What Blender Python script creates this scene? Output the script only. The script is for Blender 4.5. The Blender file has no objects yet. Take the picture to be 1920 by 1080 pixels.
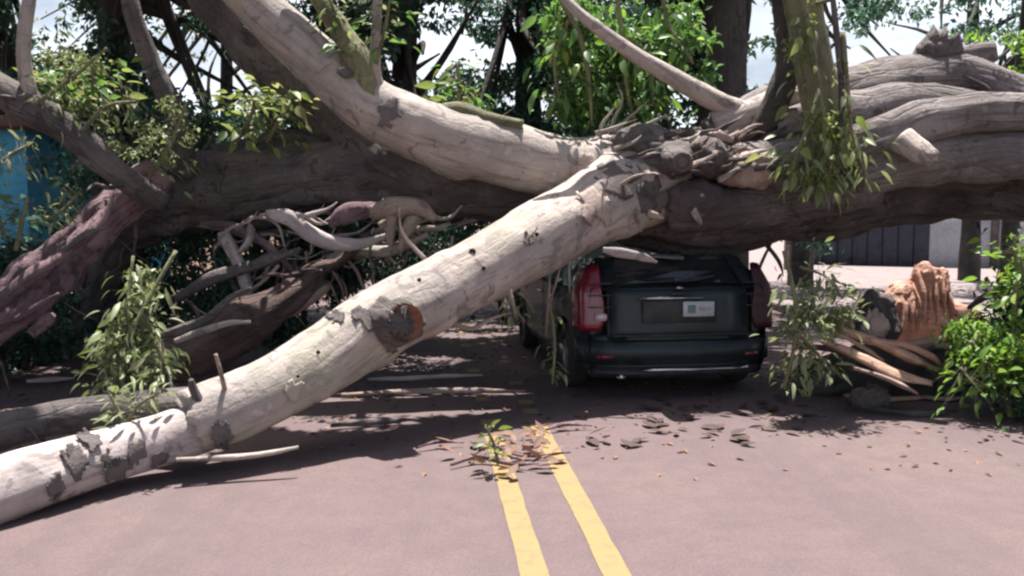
import bpy, bmesh, math, random
import numpy as np
from mathutils import Vector, Matrix, noise

# ------------------------------------------------------------------ camera, sky, sun, exposure
SC = bpy.context.scene
COL = SC.collection
F = 1663.0                       # focal length in photo pixels (1920 wide)
CAMZ = 1.6
PITCH = math.atan(140.0 / F)
cam_d = bpy.data.cameras.new('camera'); cam = bpy.data.objects.new('camera', cam_d); COL.objects.link(cam)
cam.location = (0, 0, CAMZ)
cam.rotation_euler = (math.pi / 2 - PITCH, 0, 0)
cam_d.sensor_width = 36.0
cam_d.lens = F / 1920.0 * 36.0
cam_d.clip_start = 0.05; cam_d.clip_end = 2000
SC.camera = cam

SUN_DIR = Vector((0.02, 0.21, 1.0)).normalized()      # towards the sun
elev = math.asin(SUN_DIR.z); azim = math.atan2(SUN_DIR.x, SUN_DIR.y)
world = bpy.data.worlds.new('World'); SC.world = world; world.use_nodes = True
wn = world.node_tree; wn.nodes.clear()
sky = wn.nodes.new('ShaderNodeTexSky'); sky.sky_type = 'NISHITA'; sky.sun_disc = False
sky.sun_elevation = elev; sky.sun_rotation = azim; sky.air_density = 1.0; sky.dust_density = 4.0; sky.ozone_density = 1.5
bg = wn.nodes.new('ShaderNodeBackground'); bg.inputs['Strength'].default_value = 0.05
wo = wn.nodes.new('ShaderNodeOutputWorld')
# bright thin cloud, thickest low over the horizon
wtc = wn.nodes.new('ShaderNodeTexCoord'); wsep = wn.nodes.new('ShaderNodeSeparateXYZ'); wn.links.new(wtc.outputs['Generated'], wsep.inputs[0])
wmap = wn.nodes.new('ShaderNodeMapping'); wmap.inputs['Scale'].default_value = (2, 2, 5); wn.links.new(wtc.outputs['Generated'], wmap.inputs[0])
wno = wn.nodes.new('ShaderNodeTexNoise'); wno.inputs['Scale'].default_value = 1.6; wno.inputs['Detail'].default_value = 6; wn.links.new(wmap.outputs[0], wno.inputs['Vector'])
wr = wn.nodes.new('ShaderNodeMapRange'); wr.inputs['From Min'].default_value = 0.30; wr.inputs['From Max'].default_value = 0.50; wn.links.new(wno.outputs['Fac'], wr.inputs[0])
wz = wn.nodes.new('ShaderNodeMapRange'); wz.inputs['From Min'].default_value = 0.38; wz.inputs['From Max'].default_value = 0.22; wz.inputs['To Min'].default_value = 0; wz.inputs['To Max'].default_value = 1; wn.links.new(wsep.outputs['Z'], wz.inputs[0])
wm = wn.nodes.new('ShaderNodeMath'); wm.operation = 'MULTIPLY'; wn.links.new(wr.outputs[0], wm.inputs[0]); wn.links.new(wz.outputs[0], wm.inputs[1])
wmx = wn.nodes.new('ShaderNodeMix'); wmx.data_type = 'RGBA'; wn.links.new(wm.outputs[0], wmx.inputs[0]); wn.links.new(sky.outputs[0], wmx.inputs[6]); wmx.inputs[7].default_value = (8.6, 9.2, 10.2, 1)
wn.links.new(wmx.outputs[2], bg.inputs['Color']); wn.links.new(bg.outputs[0], wo.inputs[0])
sun_d = bpy.data.lights.new('sun', 'SUN'); sun_d.energy = 4.9; sun_d.angle = math.radians(0.53); sun_d.color = (1.0, 0.955, 0.90)
sun = bpy.data.objects.new('sun', sun_d); COL.objects.link(sun)
sun.rotation_euler = SUN_DIR.to_track_quat('Z', 'Y').to_euler()
SC.view_settings.view_transform = 'Standard'; SC.view_settings.look = 'None'
SC.view_settings.exposure = 1.5; SC.view_settings.gamma = 1.0
SC.view_settings.use_curve_mapping = False
SC.render.engine = 'CYCLES'
SC.cycles.max_bounces = 6; SC.cycles.transparent_max_bounces = 8
SC.cycles.use_denoising = True
SC.cycles.filter_width = 2.4

# ------------------------------------------------------------------ helpers
cp, sp = math.cos(PITCH), math.sin(PITCH)
def at(px, py, d):
    """world point seen at photo pixel px,py whose world Y is d"""
    x = (px - 960) / F; y = (540 - py) / F
    v = Vector((x, cp + y * sp, -sp + y * cp))
    return Vector((0, 0, CAMZ)) + v * (d / v.y)
def ground(px, py):
    x = (px - 960) / F; y = (540 - py) / F
    v = Vector((x, cp + y * sp, -sp + y * cp))
    return Vector((0, 0, CAMZ)) + v * (-CAMZ / v.z)
def px2m(r, d): return r / F * d
def project(P):
    """numpy (N,3) -> photo pixels"""
    x = P[:, 0]; y = P[:, 1]; z = P[:, 2] - CAMZ
    dep = np.maximum(y * cp - z * sp, 0.01); up = y * sp + z * cp
    return 960 + F * x / dep, 540 - F * up / dep, dep

def mesh_from(name, V, Fc, uv=None, smooth=True, mat=None):
    me = bpy.data.meshes.new(name)
    me.from_pydata([tuple(v) for v in V], [], Fc)
    if uv is not None:
        l = me.uv_layers.new(name='UVMap')
        arr = np.array(uv, dtype=np.float32).reshape(-1)
        l.data.foreach_set('uv', arr)
    if smooth: me.polygons.foreach_set('use_smooth', [True] * len(me.polygons))
    if mat: me.materials.append(mat)
    me.update()
    return me
def link(name, me, parent=None, loc=None, rot=None):
    o = bpy.data.objects.new(name, me); COL.objects.link(o)
    if loc is not None: o.location = loc
    if rot is not None: o.rotation_euler = rot
    if parent: o.parent = parent
    return o
def thing(name, label, cat, loc=(0, 0, 0), rz=0, group=None):
    o = bpy.data.objects.new(name, None); COL.objects.link(o); o.empty_display_size = 0.2
    o.location = loc; o.rotation_euler = (0, 0, rz)
    return tag(o, label, cat, group)
def tag(o, label, cat, group=None):
    o['label'] = label; o['category'] = cat
    if group: o['group'] = group
    return o
def kind(o, k, label=None):
    o['kind'] = k
    if label: o['label'] = label
    return o

def catmull(P, R, n):
    """P list of Vector, R radii -> dense points and radii"""
    out, ro = [], []
    Q = [P[0] * 2 - P[1]] + list(P) + [P[-1] * 2 - P[-2]]
    S = [R[0]] + list(R) + [R[-1]]
    for i in range(1, len(Q) - 2):
        p0, p1, p2, p3 = Q[i - 1:i + 3]
        for k in range(n):
            t = k / n
            out.append(0.5 * ((2 * p1) + (p2 - p0) * t + (2 * p0 - 5 * p1 + 4 * p2 - p3) * t * t + (3 * p1 - p0 - 3 * p2 + p3) * t ** 3))
            s = t * t * (3 - 2 * t)
            ro.append(S[i] * (1 - s) + S[i + 1] * s)
    out.append(Q[-2]); ro.append(S[-2])
    return out, ro

class Tube:
    def __init__(s, P, R, n=8, seg=20, amp=0.05, fl=(0, 0), seed=0, flat=1.0, freq=2.5, knots=0, jag=(0, 0), fade=0):
        s.C, s.R = catmull(P, R, n)
        s.seg = seg; N = len(s.C)
        T = [(s.C[min(i + 1, N - 1)] - s.C[max(i - 1, 0)]).normalized() for i in range(N)]
        up = Vector((0, 0, 1)) if abs(T[0].z) < 0.9 else Vector((0, 1, 0))
        x = (up - T[0] * up.dot(T[0])).normalized()
        s.fr = []
        for i in range(N):
            x = (x - T[i] * x.dot(T[i])).normalized()
            s.fr.append((x.copy(), T[i].cross(x), T[i]))
        off = Vector((seed * 13.7, seed * 7.1, seed * 3.3))
        rnd = random.Random(seed)
        V, s.L = [], [0.0]
        kn = [(rnd.uniform(0, 2 * math.pi), rnd.uniform(0.05, 0.95), rnd.uniform(0.6, 1.0)) for _ in range(knots)]
        for i in range(N):
            if i: s.L.append(s.L[-1] + (s.C[i] - s.C[i - 1]).length)
        tot = s.L[-1]
        for i in range(N):
            X, Y, Tt = s.fr[i]; r = s.R[i]
            for k in range(seg):
                a = 2 * math.pi * k / seg
                d = X * math.cos(a) + Y * math.sin(a) * flat
                p = s.C[i] + d * r
                q = p * freq + off
                h = noise.fractal(q, 1.0, 2.0, 4) * amp
                h += noise.noise(Vector((math.cos(a) * 1.6, math.sin(a) * 1.6, s.L[i] * 0.9)) + off) * amp * 1.3
                if fl[0]:
                    ph = fl[0] * a + 2.2 * noise.noise(Vector((s.L[i] * 0.6, 0, 0)) + off) + 1.3 * noise.noise(Vector((math.cos(a), math.sin(a), s.L[i] * 0.5)) + off)
                    w = 1 - abs(math.sin(ph / 2)) ** 0.7
                    h -= w * fl[1] * (0.6 + 0.8 * noise.noise(Vector((s.L[i] * 1.2, a, 1)) + off))
                for (ka, kl, ks) in kn:
                    da = abs((a - ka + math.pi) % (2 * math.pi) - math.pi) * r
                    dl = s.L[i] - kl * tot
                    g = math.exp(-(da * da + dl * dl) / (2 * (0.28 * r) ** 2))
                    h += 0.16 * ks * g - 0.14 * ks * math.exp(-(da * da + dl * dl) / (2 * (0.11 * r) ** 2))
                v = s.C[i] + d * r * (1 + h)
                if i == 0 and jag[0]: v -= Tt * jag[0] * abs(noise.noise(Vector((math.cos(a) * 2.2, math.sin(a) * 2.2, 5)) + off)) * 2.2
                if i == N - 1 and jag[1]: v += Tt * jag[1] * abs(noise.noise(Vector((math.cos(a) * 2.2, math.sin(a) * 2.2, 9)) + off)) * 2.2
                V.append(v)
        Fc, UV = [], []
        for i in range(N - 1):
            for k in range(seg):
                k2 = (k + 1) % seg
                Fc.append((i * seg + k, i * seg + k2, (i + 1) * seg + k2, (i + 1) * seg + k))
                u0 = k / seg * 2 * math.pi * s.R[i]; u1 = (k + 1) / seg * 2 * math.pi * s.R[i]
                UV += [(u0, s.L[i]), (u1, s.L[i]), (u1, s.L[i + 1]), (u0, s.L[i + 1])]
        for e, base in ((0, 0), (1, (N - 1) * seg)):
            c = s.C[0] if e == 0 else s.C[-1]
            V.append(c); ci = len(V) - 1
            for k in range(seg):
                k2 = (k + 1) % seg
                Fc.append((ci, base + k2, base + k) if e == 0 else (ci, base + k, base + k2))
                UV += [(0, 0)] * 3
        s.V, s.F, s.UV = V, Fc, UV
    def surf(s, t, a, lift=0.0):
        """point and normal on the nominal surface: t 0..1 along, a angle"""
        i = t * (len(s.C) - 1); j = min(int(i), len(s.C) - 2); f = i - j
        C = s.C[j].lerp(s.C[j + 1], f); r = s.R[j] * (1 - f) + s.R[j + 1] * f
        X, Y, T = s.fr[j]
        n = (X * math.cos(a) + Y * math.sin(a)).normalized()
        return C + n * (r + lift), n, T, r
    def build(s, name, mat, parent=None):
        return link(name, mesh_from(name, s.V, s.F, s.UV, True, mat), parent)

def pixtube(L, **k):
    """L: list of (px, py, depth, radius_px)"""
    return Tube([at(a, b, d) for a, b, d, r in L], [px2m(r, d) for a, b, d, r in L], **k)

def boxmesh(name, sx, sy, sz, mat, bev=0.01, seg=2, origin=(0, 0, 0)):
    bm = bmesh.new(); bmesh.ops.create_cube(bm, size=1)
    for v in bm.verts: v.co = Vector((v.co.x * sx + origin[0], v.co.y * sy + origin[1], v.co.z * sz + origin[2]))
    if bev: bmesh.ops.bevel(bm, geom=bm.edges[:], offset=bev, segments=seg, affect='EDGES', clamp_overlap=True)
    me = bpy.data.meshes.new(name); bm.to_mesh(me); bm.free(); me.materials.append(mat)
    return me

# ------------------------------------------------------------------ materials
def newmat(name):
    m = bpy.data.materials.new(name); m.use_nodes = True
    nt = m.node_tree; b = nt.nodes['Principled BSDF']
    return m, nt, b
def N(nt, t, **k):
    n = nt.nodes.new(t)
    for a, v in k.items():
        if a in n.inputs.keys(): n.inputs[a].default_value = v
        else: setattr(n, a, v)
    return n
def ramp(nt, src, stops):
    r = nt.nodes.new('ShaderNodeValToRGB'); e = r.color_ramp.elements
    while len(e) < len(stops): e.new(0.5)
    for i, (p, c) in enumerate(stops):
        e[i].position = p; e[i].color = (*c, 1) if len(c) == 3 else c
    nt.links.new(src, r.inputs[0]); return r
def mix(nt, fac, a, b, mode='MIX'):
    m = nt.nodes.new('ShaderNodeMix'); m.data_type = 'RGBA'; m.blend_type = mode
    for sock, v in ((m.inputs[0], fac), (m.inputs[6], a), (m.inputs[7], b)):
        if hasattr(v, 'links') or isinstance(v, bpy.types.NodeSocket): nt.links.new(v, sock)
        elif isinstance(v, (int, float)): sock.default_value = v
        else: sock.default_value = (*v, 1)
    return m.outputs[2]
def bump(nt, b, h, strength=0.4, dist=0.02):
    n = nt.nodes.new('ShaderNodeBump'); n.inputs['Strength'].default_value = strength; n.inputs['Distance'].default_value = dist
    nt.links.new(h, n.inputs['Height']); nt.links.new(n.outputs[0], b.inputs['Normal'])
def mapped(nt, scale, uv=False):
    tc = nt.nodes.new('ShaderNodeTexCoord'); mp = nt.nodes.new('ShaderNodeMapping')
    mp.inputs['Scale'].default_value = scale
    nt.links.new(tc.outputs['UV' if uv else 'Object'], mp.inputs[0]); return mp.outputs[0]
def noise_t(nt, vec, scale, detail=5, rough=0.6, dist=0.0):
    n = nt.nodes.new('ShaderNodeTexNoise'); n.inputs['Scale'].default_value = scale
    n.inputs['Detail'].default_value = detail; n.inputs['Roughness'].default_value = rough; n.inputs['Distortion'].default_value = dist
    nt.links.new(vec, n.inputs['Vector']); return n.outputs['Fac']

def bark(name, pale, grey, green, dark, rough_amt=0.5, streak=(14, 1.6, 1), greenf=0.5):
    pale, grey, green, dark = [tuple(v * 0.80 for v in c) for c in (pale, grey, green, dark)]
    m, nt, b = newmat(name)
    ob = mapped(nt, (1, 1, 1)); uv = mapped(nt, streak, True); uvr = mapped(nt, (2.0, 26, 1), True)
    n1 = noise_t(nt, ob, 2.0, 4, 0.55, 0.6)
    c1 = mix(nt, ramp(nt, n1, [(0.38, (0, 0, 0)), (0.62, (1, 1, 1))]).outputs[0], pale, grey)
    n2 = noise_t(nt, ob, 1.1, 4, 0.6, 0.3)
    c2 = mix(nt, ramp(nt, n2, [(0.52, (0, 0, 0)), (0.68, (greenf,) * 3)]).outputs[0], c1, green)
    np_ = noise_t(nt, mapped(nt, (1, 1, 1)), 4.2, 6, 0.6, 1.2)
    c2 = mix(nt, ramp(nt, np_, [(0.585, (0, 0, 0)), (0.605, (0.75,) * 3)]).outputs[0], c2, tuple(v * .62 for v in grey))
    c2 = mix(nt, ramp(nt, np_, [(0.36, (0.6,) * 3), (0.38, (0, 0, 0))]).outputs[0], c2, tuple(min(.6, v * 1.18) for v in pale))
    n3 = noise_t(nt, uv, 1.0, 6, 0.7)
    c3 = mix(nt, ramp(nt, n3, [(0.30, (0.75,) * 3), (0.5, (0, 0, 0))]).outputs[0], c2, dark)
    n4 = noise_t(nt, ob, 14, 6, 0.75, 1.0)
    c4 = mix(nt, ramp(nt, n4, [(0.60, (0, 0, 0)), (0.72, (0.7,) * 3)]).outputs[0], c3, dark)
    n5 = noise_t(nt, uvr, 1.0, 4, 0.6)
    c5 = mix(nt, ramp(nt, n5, [(0.62, (0, 0, 0)), (0.74, (0.45,) * 3)]).outputs[0], c4, dark)
    nt.links.new(c5, b.inputs['Base Color']); b.inputs['Roughness'].default_value = 0.82
    b.inputs['Specular IOR Level'].default_value = 0.25
    n6 = noise_t(nt, ob, 38, 6, 0.7)
    a = N(nt, 'ShaderNodeMath', operation='ADD'); nt.links.new(n3, a.inputs[0]); nt.links.new(n6, a.inputs[1])
    a2 = N(nt, 'ShaderNodeMath', operation='ADD'); nt.links.new(a.outputs[0], a2.inputs[0]); nt.links.new(n4, a2.inputs[1])
    vk = nt.nodes.new('ShaderNodeTexVoronoi'); vk.feature = 'DISTANCE_TO_EDGE'; vk.inputs['Scale'].default_value = 1.0
    nt.links.new(mapped(nt, (9, 2.2, 1), True), vk.inputs['Vector'])
    ck = ramp(nt, vk.outputs['Distance'], [(0.0, (0, 0, 0)), (0.07, (1, 1, 1))])
    a3 = N(nt, 'ShaderNodeMath', operation='MULTIPLY_ADD'); nt.links.new(ck.outputs[0], a3.inputs[0]); a3.inputs[1].default_value = 0.5 * rough_amt; nt.links.new(a2.outputs[0], a3.inputs[2])
    bump(nt, b, a3.outputs[0], rough_amt, 0.035)
    return m
M = {}
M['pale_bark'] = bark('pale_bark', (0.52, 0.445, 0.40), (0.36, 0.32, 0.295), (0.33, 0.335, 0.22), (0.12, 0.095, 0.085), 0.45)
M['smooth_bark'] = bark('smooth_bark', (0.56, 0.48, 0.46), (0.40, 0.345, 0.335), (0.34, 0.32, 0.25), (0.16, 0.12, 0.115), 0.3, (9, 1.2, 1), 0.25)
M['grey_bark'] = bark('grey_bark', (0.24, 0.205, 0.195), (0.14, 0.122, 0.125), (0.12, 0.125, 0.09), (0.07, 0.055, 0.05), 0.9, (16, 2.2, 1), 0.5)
M['trunk_bark'] = bark('trunk_bark', (0.24, 0.20, 0.195), (0.13, 0.105, 0.105), (0.13, 0.115, 0.09), (0.055, 0.04, 0.04), 1.0, (16, 1.3, 1), 0.5)
M['lit_ridge_bark'] = bark('lit_ridge_bark', (0.40, 0.35, 0.34), (0.24, 0.205, 0.205), (0.20, 0.19, 0.15), (0.08, 0.06, 0.06), 1.0, (18, 1.6, 1), 0.5)  # lighter copy of the trunk bark, sunlight on the ridges put into its colour
M['red_bark'] = bark('red_bark', (0.38, 0.25, 0.265), (0.19, 0.125, 0.14), (0.24, 0.17, 0.18), (0.07, 0.04, 0.05), 0.9, (14, 2.0, 1), 0.5)
M['brown_bark'] = bark('brown_bark', (0.20, 0.135, 0.115), (0.13, 0.09, 0.08), (0.13, 0.11, 0.08), (0.05, 0.035, 0.03), 0.9, (14, 2.0, 1), 0.5)
M['moss_bark'] = bark('moss_bark', (0.36, 0.36, 0.19), (0.26, 0.25, 0.16), (0.27, 0.32, 0.12), (0.07, 0.06, 0.035), 0.9, (14, 2.0, 1), 0.7)
M['dark_bark'] = bark('dark_bark', (0.10, 0.085, 0.08), (0.06, 0.052, 0.05), (0.06, 0.07, 0.045), (0.025, 0.02, 0.02), 0.8, (12, 2.0, 1), 0.5)
M['torn_bark'] = bark('torn_bark', (0.20, 0.17, 0.165), (0.125, 0.108, 0.108), (0.13, 0.12, 0.08), (0.045, 0.035, 0.035), 0.8, (20, 3.0, 1), 0.3)
M['inner_bark'] = bark('inner_bark', (0.48, 0.38, 0.33), (0.36, 0.27, 0.23), (0.40, 0.30, 0.22), (0.17, 0.10, 0.08), 0.6, (40, 2.0, 1), 0.4)

def wood(name, c1, c2, c3, scale=(40, 3, 3)):
    m, nt, b = newmat(name)
    v = mapped(nt, scale); n = noise_t(nt, v, 1.0, 6, 0.7, 0.4)
    r = ramp(nt, n, [(0.3, c3), (0.5, c1), (0.72, c2)])
    n2 = noise_t(nt, mapped(nt, (3, 3, 3)), 2.0, 4, 0.6)
    c = mix(nt, ramp(nt, n2, [(0.5, (0, 0, 0)), (0.75, (0.6,) * 3)]).outputs[0], r.outputs[0], c3)
    nt.links.new(c, b.inputs['Base Color']); b.inputs['Roughness'].default_value = 0.75
    bump(nt, b, n, 0.8, 0.02)
    return m
M['red_wood'] = wood('red_heartwood', (0.17, 0.06, 0.033), (0.25, 0.10, 0.055), (0.07, 0.025, 0.015), (10, 10, 10))
M['orange_wood'] = wood('orange_wood', (0.40, 0.215, 0.15), (0.50, 0.31, 0.235), (0.25, 0.115, 0.08), (5, 5, 26))
M['tan_wood'] = wood('tan_wood', (0.42, 0.27, 0.19), (0.54, 0.38, 0.28), (0.20, 0.10, 0.07), (4, 30, 10))

def leafmat(name, cols, trans=0.35, rough=0.45, spec=0.4):
    m, nt, b = newmat(name)
    g = nt.nodes.new('ShaderNodeNewGeometry')
    oi = nt.nodes.new('ShaderNodeObjectInfo')
    a = N(nt, 'ShaderNodeMath', operation='ADD'); nt.links.new(g.outputs['Random Per Island'], a.inputs[0]); nt.links.new(oi.outputs['Random'], a.inputs[1])
    fr = N(nt, 'ShaderNodeMath', operation='FRACT'); nt.links.new(a.outputs[0], fr.inputs[0])
    r = ramp(nt, fr.outputs[0], [(i / max(1, len(cols) - 1), c) for i, c in enumerate(cols)])
    nt.links.new(r.outputs[0], b.inputs['Base Color']); b.inputs['Roughness'].default_value = rough
    b.inputs['Specular IOR Level'].default_value = spec
    t = nt.nodes.new('ShaderNodeBsdfTranslucent')
    hs = nt.nodes.new('ShaderNodeHueSaturation'); hs.inputs['Value'].default_value = 1.6; hs.inputs['Saturation'].default_value = 1.15
    hs.inputs['Hue'].default_value = 0.49
    nt.links.new(r.outputs[0], hs.inputs['Color']); nt.links.new(hs.outputs[0], t.inputs['Color'])
    mx = nt.nodes.new('ShaderNodeMixShader'); mx.inputs[0].default_value = trans
    out = nt.nodes['Material Output']
    nt.links.new(b.outputs[0], mx.inputs[1]); nt.links.new(t.outputs[0], mx.inputs[2]); nt.links.new(mx.outputs[0], out.inputs[0])
    return m
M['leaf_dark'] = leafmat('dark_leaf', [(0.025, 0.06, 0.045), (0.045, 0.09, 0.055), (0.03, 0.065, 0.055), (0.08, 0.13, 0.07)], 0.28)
M['leaf_mid'] = leafmat('mid_green_leaf', [(0.07, 0.15, 0.04), (0.11, 0.21, 0.06), (0.05, 0.12, 0.04), (0.16, 0.25, 0.09)], 0.42)
M['leaf_teal'] = leafmat('grey_green_leaf', [(0.06, 0.12, 0.085), (0.09, 0.16, 0.11), (0.05, 0.10, 0.08), (0.13, 0.19, 0.13)], 0.35)
M['leaf_yellow'] = leafmat('yellow_green_leaf', [(0.13, 0.17, 0.05), (0.20, 0.24, 0.09), (0.09, 0.13, 0.04), (0.24, 0.25, 0.11)], 0.45)
M['leaf_olive'] = leafmat('olive_leaf', [(0.11, 0.145, 0.055), (0.19, 0.23, 0.10), (0.08, 0.11, 0.045), (0.28, 0.31, 0.18), (0.14, 0.145, 0.075)], 0.35)
M['leaf_bright'] = leafmat('bright_green_leaf', [(0.12, 0.23, 0.045), (0.18, 0.30, 0.065), (0.08, 0.17, 0.04), (0.27, 0.34, 0.10)], 0.4)
M['leaf_shade'] = leafmat('shadow_dapple_leaf', [(0.05, 0.03, 0.027), (0.075, 0.042, 0.035), (0.035, 0.02, 0.02), (0.10, 0.06, 0.04)], 0.05, 0.7)  # darkened leaves, dappled road shadow put into their colour
M['leaf_dry'] = leafmat('dry_leaf', [(0.15, 0.075, 0.05), (0.22, 0.12, 0.075), (0.10, 0.05, 0.04), (0.18, 0.13, 0.06)], 0.1, 0.7)

# road
m, nt, b = newmat('worn_asphalt'); M['asphalt'] = m
ob = mapped(nt, (1, 1, 1))
big = noise_t(nt, ob, 0.55, 4, 0.6, 0.4); mid = noise_t(nt, ob, 5.0, 5, 0.65); fine = noise_t(nt, ob, 160, 3, 0.8)
c = mix(nt, ramp(nt, big, [(0.35, (0, 0, 0)), (0.65, (1, 1, 1))]).outputs[0], (0.122, 0.087, 0.091), (0.138, 0.101, 0.097))
c = mix(nt, ramp(nt, mid, [(0.40, (0.30,) * 3), (0.6, (0, 0, 0))]).outputs[0], c, (0.085, 0.067, 0.070))
vor = nt.nodes.new('ShaderNodeTexVoronoi'); vor.inputs['Scale'].default_value = 75; nt.links.new(ob, vor.inputs['Vector'])
c = mix(nt, 0.35, c, mix(nt, 1.0, c, ramp(nt, vor.outputs['Distance'], [(0.1, (1.35, 1.3, 1.28)), (0.55, (0.62, 0.62, 0.64))]).outputs[0], 'MULTIPLY'))
c = mix(nt, ramp(nt, fine, [(0.30, (0.6,) * 3), (0.45, (0, 0, 0))]).outputs[0], c, (0.09, 0.075, 0.075))
c = mix(nt, ramp(nt, fine, [(0.62, (0, 0, 0)), (0.72, (0.5,) * 3)]).outputs[0], c, (0.20, 0.17, 0.16))
oil = noise_t(nt, mapped(nt, (1.6, 0.35, 1)), 1.3, 4, 0.6)
c = mix(nt, ramp(nt, oil, [(0.56, (0, 0, 0)), (0.72, (0.28,) * 3)]).outputs[0], c, (0.10, 0.08, 0.085))
sx = nt.nodes.new('ShaderNodeSeparateXYZ'); nt.links.new(mapped(nt, (1, 1, 1)), sx.inputs[0])
lt = N(nt, 'ShaderNodeMath', operation='MULTIPLY_ADD'); nt.links.new(sx.outputs['Y'], lt.inputs[0]); lt.inputs[1].default_value = 160 / F; nt.links.new(sx.outputs['X'], lt.inputs[2])
wv_ = N(nt, 'ShaderNodeMath', operation='SINE'); ml = N(nt, 'ShaderNodeMath', operation='MULTIPLY'); nt.links.new(lt.outputs[0], ml.inputs[0]); ml.inputs[1].default_value = 3.5; nt.links.new(ml.outputs[0], wv_.inputs[0])
trk = noise_t(nt, mapped(nt, (3.0, 0.25, 1)), 1.5, 5, 0.65)
ad = N(nt, 'ShaderNodeMath', operation='MULTIPLY_ADD'); nt.links.new(wv_.outputs[0], ad.inputs[0]); ad.inputs[1].default_value = .12; nt.links.new(trk, ad.inputs[2])
c = mix(nt, ramp(nt, ad.outputs[0], [(0.50, (0, 0, 0)), (0.68, (0.32,) * 3)]).outputs[0], c, (0.085, 0.066, 0.068))
stn = noise_t(nt, ob, 1.7, 6, 0.75, 1.5)
c = mix(nt, ramp(nt, stn, [(0.66, (0, 0, 0)), (0.70, (0.4,) * 3)]).outputs[0], c, (0.07, 0.055, 0.055))
# fine cracks
vc = nt.nodes.new('ShaderNodeTexVoronoi'); vc.feature = 'DISTANCE_TO_EDGE'; vc.inputs['Scale'].default_value = 0.9
wv = nt.nodes.new('ShaderNodeVectorMath'); wv.operation = 'ADD'
nz = nt.nodes.new('ShaderNodeTexNoise'); nz.inputs['Scale'].default_value = 2.5; nz.inputs['Detail'].default_value = 5; nt.links.new(ob, nz.inputs['Vector'])
sc_ = nt.nodes.new('ShaderNodeVectorMath'); sc_.operation = 'SCALE'; sc_.inputs['Scale'].default_value = 0.6
nt.links.new(nz.outputs['Color'], sc_.inputs[0]); nt.links.new(ob, wv.inputs[0]); nt.links.new(sc_.outputs[0], wv.inputs[1])
nt.links.new(wv.outputs[0], vc.inputs['Vector'])
crk = ramp(nt, vc.outputs['Distance'], [(0.0, (0.22,) * 3), (0.007, (0, 0, 0))])
c = mix(nt, crk.outputs[0], c, (0.07, 0.055, 0.055))
nt.links.new(c, b.inputs['Base Color']); b.inputs['Roughness'].default_value = 0.88; b.inputs['Specular IOR Level'].default_value = 0.2
bump(nt, b, vor.outputs['Distance'], 0.35, 0.006)

def ground_mat(name, c1, c2, c3, sc=3.0):
    m, nt, b = newmat(name); ob = mapped(nt, (1, 1, 1))
    n = noise_t(nt, ob, sc, 6, 0.7, 0.3); n2 = noise_t(nt, ob, sc * 14, 4, 0.7)
    r = ramp(nt, n, [(0.35, c1), (0.5, c2), (0.68, c3)])
    c = mix(nt, ramp(nt, n2, [(0.35, (0.5,) * 3), (0.5, (0, 0, 0))]).outputs[0], r.outputs[0], tuple(v * 0.45 for v in c1))
    nt.links.new(c, b.inputs['Base Color']); b.inputs['Roughness'].default_value = 0.92; b.inputs['Specular IOR Level'].default_value = 0.15
    bump(nt, b, n2, 0.6, 0.03); return m
M['earth'] = ground_mat('red_earth', (0.16, 0.085, 0.07), (0.12, 0.075, 0.055), (0.07, 0.075, 0.035))
M['pave'] = ground_mat('pavement_concrete', (0.20, 0.165, 0.165), (0.235, 0.195, 0.19), (0.17, 0.14, 0.14), 1.5)
M['wall'] = ground_mat('weathered_render', (0.33, 0.33, 0.36), (0.40, 0.40, 0.43), (0.28, 0.28, 0.30), 1.2)
M['darkwall'] = ground_mat('slate_painted_metal', (0.045, 0.047, 0.062), (0.06, 0.062, 0.08), (0.035, 0.037, 0.05), 2)
M['bluewall'] = ground_mat('blue_painted_render', (0.09, 0.36, 0.50), (0.06, 0.28, 0.46), (0.09, 0.45, 0.48), 0.8)
m, nt, b = newmat('worn_yellow_paint'); M['yellow'] = m
ob = mapped(nt, (1, 1, 1)); n = noise_t(nt, ob, 9, 6, 0.75); n2 = noise_t(nt, ob, 120, 3, 0.7)
c = mix(nt, ramp(nt, n, [(0.36, (0.7,) * 3), (0.50, (0, 0, 0))]).outputs[0], (0.21, 0.145, 0.052), (0.13, 0.095, 0.055))
c = mix(nt, ramp(nt, n2, [(0.33, (0.7,) * 3), (0.46, (0, 0, 0))]).outputs[0], c, (0.17, 0.13, 0.11))
nt.links.new(c, b.inputs['Base Color']); b.inputs['Roughness'].default_value = 0.75
def plain(name, col, rough=0.5, metal=0.0, dirt=0.3, coat=0.0):
    m, nt, b = newmat(name); ob = mapped(nt, (1, 1, 1)); n = noise_t(nt, ob, 7, 6, 0.7)
    c = mix(nt, ramp(nt, n, [(0.45, (0, 0, 0)), (0.7, (dirt,) * 3)]).outputs[0], col, (0.13, 0.11, 0.095))
    nt.links.new(c, b.inputs['Base Color'])
    rr = N(nt, 'ShaderNodeMath', operation='MULTIPLY_ADD'); nt.links.new(n, rr.inputs[0]); rr.inputs[1].default_value = 0.3; rr.inputs[2].default_value = rough - 0.12
    nt.links.new(rr.outputs[0], b.inputs['Roughness']); b.inputs['Metallic'].default_value = metal
    b.inputs['Coat Weight'].default_value = coat; b.inputs['Coat Roughness'].default_value = 0.08
    return m
M['paint'] = plain('dark_teal_paint', (0.006, 0.014, 0.018), 0.5, 0.0, 0.05, 0.1)
M['black'] = plain('black_plastic', (0.018, 0.018, 0.02), 0.6)
M['rubber'] = plain('rubber', (0.02, 0.02, 0.02), 0.85)
M['alloy'] = plain('grey_alloy', (0.32, 0.32, 0.33), 0.4, 0.8)
M['chrome'] = plain('chrome', (0.62, 0.63, 0.65), 0.2, 1.0, 0.2)
M['plate'] = plain('plate_grey', (0.40, 0.43, 0.46), 0.5)
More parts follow.
